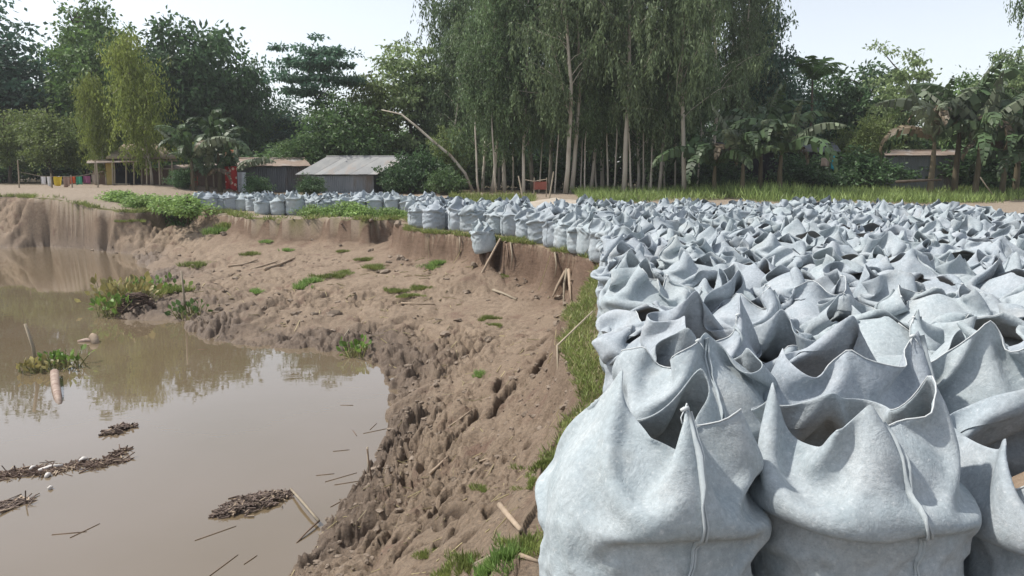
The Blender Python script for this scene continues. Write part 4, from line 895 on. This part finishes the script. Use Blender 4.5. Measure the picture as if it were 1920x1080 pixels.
# tufts of turf that slid down with the mud, each a thing
def tuft_mesh(seed, r, n, h, mat):
    global rng
    rng = np.random.default_rng(seed); a = rng.random(n)*6.283; q = r*rng.random(n)**.7*(1+.3*np.sin(3*a+seed)); P = np.stack([q*np.cos(a), q*np.sin(a)*.7, -.02+0*a], -1); kk = fbm(P[:, 0]*6/r*.3, P[:, 1]*6/r*.3, seed, 2) > -.12; P, a, q = P[kk], a[kk], q[kk]; n = len(a)
    D = np.stack([np.cos(a)*.35*q/r, np.sin(a)*.35*q/r, 1+0*a], -1)+rng.normal(size=(n, 3))*.3; return leaf_mesh('grass_tuft', P, D, h*(.5+.7*rng.random(n)), .012, mat)
TUFT = [tuft_mesh(1, .30, 1300, .13, TURF), tuft_mesh(2, .24, 1000, .15, LM['weed']), tuft_mesh(3, .34, 1400, .10, TURF)]
TF = [(640, 472, .8, 'below the middle of the back ledge'), (588, 530, 1.3, 'in the middle of the mud spit, left of a wider green patch'), (622, 518, 1.4, 'widest green patch in the middle of the mud spit'), (703, 502, 1.2, 'under the left end of the nearer ledge'), (806, 505, 1.3, 'below the broken ledge left of the toppled bag'), (790, 540, 1.1, 'on the slope below the tuft near the toppled bag'), (919, 598, .75, 'alone on smooth mud above the middle of the slope'), (897, 705, .62, 'tall and narrow in the middle of the slope'), (946, 517, .8, 'small, under the toppled bag'), (372, 500, 1.8, 'on the knob of mud beside the standing stick'), (410, 437, 2.4, 'large and pale on the far slope'), (250, 415, 1.6, 'hanging on the far left bank'), (470, 478, 1.2, 'beside the long pale sticks'), (482, 548, 1.0, 'low and round near the wet mud'), (905, 922, .35, 'thin, beside the second front bag seam level on the near slope'), (880, 1062, .5, 'at the bottom edge left of the front bag'), (960, 1050, .5, 'at the bottom edge touching the front bag'), (1018, 870, .45, 'against the left side of the front bag'), (800, 1040, .3, 'thin, at the bottom of the near mud'), (500, 455, 1.0, 'dark, below the left end of the back ledge'), (740, 545, 1.0, 'sparse, on the churned mud above the water'), (330, 545, 1.5, 'on the spit tip behind the water plants'), (560, 540, 1.2, 'left part of the green patch on the mud spit'), (650, 512, 1.3, 'right part of the green patch on the mud spit'), (690, 488, 1.0, 'above the tuft under the left end of the nearer ledge'), (820, 495, 1.1, 'on the low ridge below the broken ledge'), (770, 555, .8, 'faint, on churned mud left of the slope'), (430, 425, 2.0, 'pale, beside the large one on the far slope'), (540, 470, .9, 'small, behind the thick pale stick'), (930, 610, .5, 'small, just below the one alone on smooth mud'), (985, 1030, .45, 'beside the bamboo piece at the bottom of the front bag'), (920, 1075, .4, 'on the bottom edge between two others'), (1000, 905, .35, 'thin, against the lower left of the front bag'), (840, 1075, .35, 'low, on the bottom edge of the near mud')]
def on_terrain(px, py):                                    # walk the view ray down to the ground
    d = ray(px, py); t = np.linspace(1.5, 45, 2400); X, Y_, Z = d[0]*t, d[1]*t, CAM_H+d[2]*t; below = np.nonzero(Z < np.maximum(terrain(X, Y_), WATER_Z))[0]; i = below[0] if len(below) else len(t)-1
    return np.array([X[i], Y_[i], Z[i]])
for k, (px, py, s, lab) in enumerate(TF):
    p = on_terrain(px, py); o = link('grass_tuft', TUFT[k % 3]); o.location = p; o.rotation_euler = (0, 0, k*1.7); o.scale = (s, s, s*.8); tag(o, 'grass tuft '+lab, 'grass tuft', 'grass tufts on the mud')
# leafy weeds on the back ledge and the left bank, each a thing
WD = [(583, 404, 1.0), (612, 405, .8), (648, 405, 1.25), (668, 407, 1.0), (695, 406, .8), (725, 407, .9), (748, 408, .7)]
for k, (px, py, s) in enumerate(WD):
    x, y = at(px, py); s *= .55; r = empty('leafy_weed', (x, y, gz(x, y)-.05), k*2.1, (s*1.5, s*1.5, s)); tag(r, 'leafy green weed in front of the far bags, %s from the left' % ORD[k], 'weed', 'weeds on the back ledge'); link('trunk', PROTO['weed'][0], None, r); link('crown', PROTO['weed'][1], None, r)
HD = [(215, 381, 1.1), (238, 381, 1.2), (258, 384, 1.2), (278, 383, 1.3), (298, 384, 1.2), (318, 386, 1.3), (338, 388, 1.5), (350, 392, 1.5)]
for k, (px, py, s) in enumerate(HD):
    x, y = at(px, py, .2); s *= .62; r = empty('low_shrub', (x, y, gz(x, y)-.1), k*2.1, (s*1.4, s*1.4, s)); tag(r, 'low green shrub on the bank below the huts, %s from the left' % ORD[k], 'shrub', 'shrubs on the bank below the huts'); link('trunk', PROTO['weed'][0], None, r); link('crown', PROTO['weed'][1], None, r)
p = on_terrain(343, 408); r = empty('trailing_bush', (p[0], p[1]+.2, p[2]-.7), .4, (.62, .62, .75)); tag(r, 'leafy bush trailing down the bank left of the distant bags', 'bush'); link('trunk', PROTO['freshbush'][0], None, r); link('crown', PROTO['freshbush'][1], None, r)
for px, lab in ((345, 'low shrub under the banana plants'), (480, 'dark shrub at the foot of the dark tin shed'), (580, 'dark shrub at the corner of the bright roofed shed')):
    x = colx(px, 42); s = .45; r = empty('low_shrub', (x, 42, gz(x, 42)), px, s); tag(r, lab, 'shrub'); link('trunk', PROTO['bush'][0], None, r); link('crown', PROTO['bush'][1], None, r)
# loose clods of mud
bm_ = __import__('bmesh').new(); __import__('bmesh').ops.create_icosphere(bm_, subdivisions=2, radius=1); ICO = np.array([v.co for v in bm_.verts]); ICF = np.array([[v.index for v in f.verts] for f in bm_.faces]); bm_.free()
n = 60000; Yv = 3.2*np.exp(rng.random(n)*math.log(33/3.2)); X = rng.uniform(-.70, .1, n)*Yv*1.05; de_, ch_ = seg_dist(X, Yv, EDGE_XY, EDGE_H); dw_, _ = seg_dist(X, Yv, np.array(SHORE)); ok = ~inside(X, Yv, LEDGE_POLY) & ~inside(X, Yv, WATER_POLY); t_ = de_/(de_+dw_)
pr = np.clip(.03+.55*sm((t_-.45)/.4)*sm((fbm(X*.8, Yv*.8, 81, 3)+.3)/.5)+.5*np.exp(-de_/.5)*(ch_ > .3), 0, 1); k = ok & (rng.random(n) < pr*.28); X, Yv = X[k], Yv[k]; m = len(X)
S = np.minimum(.009+.034*rng.random(m)**3.5, .06)*np.clip(Yv/7, .7, 1.7)*np.where((Yv > 14) & (rng.random(m) < .12), 2.2, 1); Z = terrain(X, Yv)
VV = np.empty((m, len(ICO), 3)); 
for i in range(m):
    nn = ICO*(1+.5*vnoise(ICO[:, 0]*1.7+i*3.3, ICO[:, 1]*1.7+ICO[:, 2]*1.3, i % 9))[:, None]; VV[i] = nn*S[i]*rng.uniform(.6, 1.3, 3)*np.array([1, 1, .6])+np.array([X[i], Yv[i], Z[i]+S[i]*.15])
FF = (ICF[None]+np.arange(m)[:, None, None]*len(ICO)).reshape(-1, 3)
CLOD = proc('clod_mud', (.17, .135, .104), (.275, .222, .176), 1.3, .95, .15, .6, 40)
tag(link('mud_clods', mesh_np('mud_clods', VV, FF, False, CLOD)), 'loose crumbled clods of mud on the slumped bank', 'mud clods', None, 'stuff')

# sticks and roots lying on the mud
DRYW = proc('dry_stick', (.27, .205, .15), (.37, .295, .22), 6, .85, .2, .3, 40, .15, (1, 1, 3)); DARKW = proc('dark_root', (.13, .09, .065), (.20, .145, .11), 6, .9, .15)
ST = [(((428, 501), (455, 498), (483, 489)), .035, 'long pale stick in the middle distance of the mud spit'), (((497, 507), (525, 498), (553, 486)), .045, 'thick pale stick with a light end, right of the long one'), (((470, 507), (520, 492)), .03, 'thin stick crossing behind the thick pale one'), (((924, 546), (945, 553), (968, 564)), .03, 'stick lying below the toppled bag on smooth mud'),
      (((842, 802), (862, 788), (884, 771)), .012, 'straight reed on the slope below the tall narrow tuft'), (((806, 891), (822, 876), (840, 858)), .014, 'straight reed lower on the slope beside reddish mud'), (((937, 952), (955, 975), (976, 1000)), .018, 'thick cut bamboo piece lying left of the front bag'), (((884, 1066), (930, 1042), (976, 1014)), .011, 'long reed pointing down left from the front bag'), (((975, 1046), (1010, 1058)), .012, 'short bamboo piece touching the bottom of the front bag'),
      (((895, 868), (935, 855)), .008, 'short reed above the cut bamboo piece'), (((752, 570), (815, 572)), .02, 'thin stick flat on churned mud above the water'), (((640, 640), (655, 618)), .015, 'small twig by the muddy shore'), (((1043, 595), (1062, 588), (1075, 583)), .012, 'small reed near the grass edge')]
for k, (pts, rd, lab) in enumerate(ST):
    P = [on_terrain(*p)+np.array([0, 0, rd*.9]) for p in pts]; o = MB().tube(P, list(np.linspace(rd, rd*.6, len(P))), 7).build('stick', DRYW if k % 4 != 3 else WOOD, None, True); tag(o, lab, 'stick', 'sticks on the mud')
# short broken reeds and straw littering the slope, too many to count
n = 2600; Yv = 3.0*np.exp(rng.random(n)**.7*math.log(20/3.0)); X = rng.uniform(-.45, .12, n)*Yv; ok = ~inside(X, Yv, LEDGE_POLY) & ~inside(X, Yv, WATER_POLY) & (fbm(X*.7, Yv*.7, 91, 3) > -.15); X, Yv = X[ok][:380], Yv[ok][:380]; Z = terrain(X, Yv); mb = MB()
A_ = rng.random(len(X))*3.14; LL = rng.uniform(.02, .10, len(X))*np.clip(Yv/7, .6, 1.5); ex, ey = np.cos(A_)*LL, np.sin(A_)*LL; ZA, ZB = terrain(X-ex, Yv-ey), terrain(X+ex, Yv+ey); RD = rng.uniform(.0022, .005, len(X))*np.maximum(.8, Yv/7)
for i in range(len(X)): mb.tube([(X[i]-ex[i], Yv[i]-ey[i], ZA[i]+RD[i]), (X[i]+ex[i], Yv[i]+ey[i], ZB[i]+RD[i]*1.5)], RD[i], 4, False)
tag(mb.build('straw_litter', DRYG), 'short bits of straw and reed littering the mud slope', 'straw', None, 'stuff')
def pole_at(name, base, top, rd, mat, lab, dz=0, Yoff=0, cat='stick', bend=None):
    b = on_terrain(*base); q = [b-np.array([0, 0, .15])]
    for p in (bend or [])+[top]: q.append(np.array(atd(*p, b[1]+Yoff)))
    o = MB().tube(q, list(np.linspace(rd, rd*.6, len(q))), 7).build(name, mat, None, True); tag(o, lab, cat)
pole_at('stick', (349, 590), (340, 508), .03, WOOD, 'upright thin stick at the tip of the mud spit'); pole_at('bamboo_pole', (893, 520), (938, 447), .035, DRYW, 'bamboo leaning on the broken bank right of the toppled bag', cat='pole', Yoff=.6); pole_at('reed', (1047, 690), (1112, 583), .011, WOOD, 'bent reed rising from the slope to the grassy edge', bend=[(1045, 648)], cat='reed', Yoff=.3)
pole_at('stake', (692, 880), (689, 838), .014, WOOD, 'short stake standing at the water edge'); pole_at('stake', (700, 893), (688, 842), .009, DARKW, 'dark split stake leaning on the pale one')
for k, (a, b, c) in enumerate((((1063, 508), (1058, 535), (1056, 572)), ((1066, 510), (1068, 540), (1070, 566)), ((1060, 512), (1045, 540), (1036, 560)))):
    P = [on_terrain(*q)+np.array([0, -.06, .05]) for q in (a, b, c)]; o = MB().tube(P, [.035, .03, .015], 6).build('root', DRYW if k else WOOD, None, True); tag(o, 'pale root hanging on the cut bank near the corner, %s from the left' % ORD[(1, 2, 0)[k]], 'root', 'roots on the cut bank')
for k, (px, y0, y1) in enumerate(((862, 442, 478), (950, 455, 500), (957, 452, 505), (905, 470, 500), (1040, 470, 520))):
    a, b = on_terrain(px, y0+4), on_terrain(px+(k % 3)*2-2, y1); P = [a+np.array([0, -.05, .02]), (a+b)/2+np.array([.03, -.10, .02]), b+np.array([0, -.06, .02])]; o = MB().tube(P, [.02, .016, .008], 5).build('root', DARKW if k % 2 else WOOD, None, True); tag(o, 'thin root dangling down the broken ledge face, %s' % ('at its left end', 'left of the dark hollow', 'beside the dark hollow', 'below the toppled bag', 'right of the dark hollow')[k], 'root', 'roots on the broken ledge')

# flotsam
WZ = WATER_Z
def wat(px, py): return np.array([*at(px, py, WZ), WZ])
p = wat(70, 690); o = MB().tube([p-[0, 0, .5], np.array(atd(62, 650, p[1])), np.array(atd(47, 607, p[1]))], [.028, .026, .022], 7).build('bamboo_pole', WOOD, None, True); tag(o, 'bamboo pole sticking out of the water at left', 'pole')
LOGM = proc('wet_stem', (.20, .125, .10), (.40, .32, .26), 5, .6, .3, .3, 20, 0, (1, 3, 1))
o = MB().tube([wat(103, 706)+[0, 0, .06], wat(105, 728)+[0, 0, .05], wat(109, 746)+[0, 0, .02], wat(112, 757)+[0, 0, -.03]], [.062, .058, .05, .04], 9).build('floating_log', LOGM, None, True); tag(o, 'pinkish banana stem floating below the water plants', 'stem')
o = MB().tube([wat(180, 644)+[0, 0, -.03], wat(176, 640)+[0, 0, .08], np.array(atd(170, 629, wat(176, 640)[1]))], [.07, .07, .055], 8).build('log', DRYW, None, True); tag(o, 'short pale log end sticking out of the water', 'log')
o = MB().tube([wat(146, 641)+[0, 0, .0], wat(163, 640)+[0, 0, .02], wat(180, 641)], [.03, .045, .03], 7).build('log', LOGM, None, True); tag(o, 'dark half sunk log beside the short pale log end', 'log')
def hyacinth(name, px, py, n, rx, ry, h, label, mat, scale=1.0, seed=0):
    r = np.random.default_rng(seed); c = wat(px, py); root = empty(name, tuple(c)); tag(root, label, 'water plant')
    mb, ml = MB(), MB()
    for i in range(n):
        a, q = r.random()*6.283, r.random()**.6; b = np.array([rx*q*math.cos(a), ry*q*math.sin(a), 0]); d = np.array([r.normal()*.5, r.normal()*.5, .5+.6*r.random()]); d /= np.linalg.norm(d); L_ = h*(.4+.7*r.random()); t = b+d*L_
        mb.tube([b-[0, 0, .02], b+d*L_*.5, t], [.008, .010, .006], 5, False); s = unit(np.cross(d, r.normal(size=3))); e = np.cross(s, d); R_ = .045*scale*(.7+.6*r.random())
        ml.add([t, t+d*R_+s*R_*.8, t+d*R_*1.8+s*R_*.5+e*.02, t+d*R_*2.3+e*.03, t+d*R_*1.8-s*R_*.5+e*.02, t+d*R_-s*R_*.8], [(0, 1, 2, 5), (2, 3, 4, 5)])
    tag(mb.build('stems', STEMM, root), kind='stuff'); tag(ml.build('leaves', mat, root), kind='stuff'); return root
STEMM = leaf_mat('plant_stem', (.20, .21, .08), (.30, .28, .12), 5, 0, .2); HY = leaf_mat('water_plant_leaf', (.10, .20, .035), (.20, .29, .07), 4, 0, .35); HYY = leaf_mat('yellowing_plant_leaf', (.27, .24, .08), (.36, .31, .13), 4, 0, .3)
hyacinth('water_hyacinth', 122, 688, 46, .32, .22, .24, 'green water plants floating on the banana stem at left', HY, 1.0, 1); hyacinth('water_hyacinth', 72, 697, 40, .38, .14, .14, 'yellowed water plants trailing left of the green ones', HYY, 1.0, 2)
hyacinth('water_hyacinth', 212, 592, 60, .28, .25, .42, 'bright green water plants at the left end of the root clump', HY, 1.5, 3); hyacinth('water_hyacinth', 238, 575, 120, .55, .5, .62, 'yellowing water plants on top of the dark root clump', HYY, 1.5, 4); hyacinth('water_hyacinth', 285, 558, 110, .8, .5, .42, 'green plants behind the dark root clump at the spit tip', HY, 1.4, 5)
hyacinth('water_hyacinth', 668, 668, 34, .2, .15, .26, 'small green plant in the shallow corner of the water', HY, 1.0, 6); hyacinth('water_hyacinth', 357, 597, 40, .28, .25, .3, 'small dark green plant at the foot of the upright stick', LM['mid'], 1.2, 7)
def heap(name, px0, py0, px1, py1, half, h, nst, mat, label, seed, size=(.05, .13), rz=.009, cat='debris', crumbs=True):   # a raft of rotten stalks
    r = np.random.default_rng(seed); a, b = wat(px0, py0), wat(px1, py1); c = (a+b)/2; ax = (b-a); Ln = np.linalg.norm(ax); ax /= Ln; sd_ = np.array([-ax[1], ax[0], 0]); root = empty(name, tuple(c)); tag(root, label, cat)
    if h > .02:
        u = np.linspace(0, 1, 12)[:, None]; t = np.linspace(0, 2*math.pi, 40, endpoint=False)[None, :]; X = ax[0]*u*np.cos(t)*Ln*.48+sd_[0]*u*np.sin(t)*half*.9; Y_ = ax[1]*u*np.cos(t)*Ln*.48+sd_[1]*u*np.sin(t)*half*.9; Z = h*(1-u**2)-.02+.03*vnoise(X*14, Y_*14, seed)
        link('core', mesh_np('core', np.stack([X, Y_, Z], -1), grid_faces(12, 40, True), True, mat), None, root)
    mb = MB()
    for i in range(nst):
        q, w = (r.random()*2-1), r.normal()*.42; k = math.sqrt(max(0, 1-q*q)); p = ax*q*Ln*.5+sd_*w*half*k; p[2] = max(.0, h*(1-q*q)*(1-min(1, abs(w))**2))+.004; d = unit(ax*r.normal()+sd_*r.normal()*.8+np.array([0, 0, .12*r.normal()])); L_ = r.uniform(*size)
        mb.tube([p-d*L_, p+d*L_+np.array([0, 0, .01*r.normal()])], rz*(.5+r.random()), 4, False)
    tag(mb.build('stalks', mats_[seed % 2], root), kind='stuff'); mb = MB()
    for i in range(nst//7):
        q, w = (r.random()*2-1), r.normal()*.45; p = ax*q*Ln*.5+sd_*w*half*math.sqrt(max(0, 1-q*q)); p[2] = max(0, h*(1-q*q)*(1-min(1, abs(w))**2))+.008; d = unit(r.normal(size=3)*[1, 1, .15]); L_ = r.uniform(*size)*.8; mb.tube([p-d*L_, p+d*L_], rz*(.6+r.random()), 4, False)
    tag(mb.build('pale_stalks', DRYW, root), kind='stuff'); return root
mats_ = [proc('rotten_stalk', (.085, .058, .045), (.17, .12, .095), 8, .8, .25), proc('wet_stalk', (.10, .075, .060), (.20, .15, .125), 8, .75, .3)]
CORE = proc('black_mud', (.055, .040, .032), (.10, .075, .060), 12, .8, .3, .6, 40)
heap('debris_raft', 400, 968, 545, 925, .20, .055, 560, CORE, 'oval raft of rotten brown stalks floating in the foreground water', 1, (.02, .05), .0055); heap('debris_raft', -60, 900, 245, 862, .20, .006, 420, CORE, 'long thin line of dark debris floating at the left edge', 2, (.03, .08), .005)
heap('debris_raft', 195, 815, 250, 799, .10, .03, 70, CORE, 'small dark clump of twigs floating above the long debris line', 3, (.04, .10), .009); heap('debris_raft', 200, 858, 242, 842, .12, .01, 50, CORE, 'thin scatter of twigs below the small dark clump', 4, (.03, .07), .006); heap('debris_raft', -20, 960, 62, 935, .15, .008, 50, CORE, 'faint twigs just under the surface at the left edge', 5, (.05, .12), .006)
heap('root_clump', 222, 592, 290, 588, .45, .45, 260, CORE, 'dark clump of roots and mud at the tip of the spit', 6, (.06, .16), .014, 'root clump')
for k, (px0, py0, px1, py1, rd, lab) in enumerate(((72, 884, 118, 874, .022, 'white stick on the debris line'), (150, 866, 163, 862, .026, 'white scrap on the right part of the debris line'), (56, 882, 66, 877, .018, 'small white chip left of the white stick'), (86, 896, 94, 891, .024, 'white round scrap below the white stick'), (90, 918, 99, 916, .016, 'lone white scrap floating below the debris line'))):
    o = MB().tube([wat(px0, py0)+[0, 0, .01], wat((px0+px1)/2, (py0+py1)/2)+[0, 0, .022], wat(px1, py1)+[0, 0, .01]], [rd*.7, rd, rd*.7], 7).build('white_scrap', proc('white_foam%d' % k, (.62, .58, .54), (.72, .69, .65), 20, .8, .2), None, True); tag(o, lab, 'scrap')
o = MB().tube([wat(545, 922)+[0, 0, .03], wat(565, 948)+[0, 0, .05], wat(582, 968)+[0, 0, .05], wat(598, 985)+[0, 0, .04]], [.010, .013, .011, .014], 6).build('twig', WOOD, None, True); tag(o, 'angled twig running from the oval raft to the bank', 'twig')
o = MB().tube([wat(597, 984)+[0, 0, .03], wat(575, 1002)+[0, 0, .02], wat(556, 1018)], [.010, .008, .006], 6).build('twig', DARKW, None, True); tag(o, 'twig bending back into the water below the angled one', 'twig')
r_ = random.Random(8)
TW = ((640, 895), (655, 905), (610, 890), (650, 760), (665, 812), (700, 800), (705, 808), (640, 845), (380, 655), (420, 1060), (470, 1050), (405, 1000), (130, 1000), (160, 995), (640, 940))
for k, (px, py) in enumerate(TW):
    a = r_.uniform(0, 3.1); L_ = r_.uniform(.06, .18); c = wat(px, py); d = np.array([math.cos(a), math.sin(a), 0])*L_; o = MB().tube([c-d+[0, 0, .003], c+[0, 0, .001], c+d+[0, 0, .003]], [.003, .005, .002], 5).build('floating_twig', DARKW, None, True); tag(o, 'thin dark twig floating on the brown water, %s from the right' % ORD[sorted(TW, key=lambda q: -q[0]).index((px, py))], 'twig', 'loose twigs on the water')

# ------------------------------------------------------------------ hazy air
hz_m = bpy.data.materials.new('hazy_air'); hz_m.use_nodes = True; nt = hz_m.node_tree; nt.nodes.remove(nt.nodes['Principled BSDF'])
pv = N(nt, 'ShaderNodeVolumePrincipled', Density=.0006); pv.inputs['Color'].default_value = (.93, .96, 1.0, 1); pv.inputs['Anisotropy'].default_value = .2
nt.links.new(pv.outputs[0], nt.nodes['Material Output'].inputs['Volume'])
tag(MB().box((0, 195, 13.2), (1100, 1450, 34)).build('haze', hz_m), 'thin pale haze in the air', 'haze', None, 'stuff')
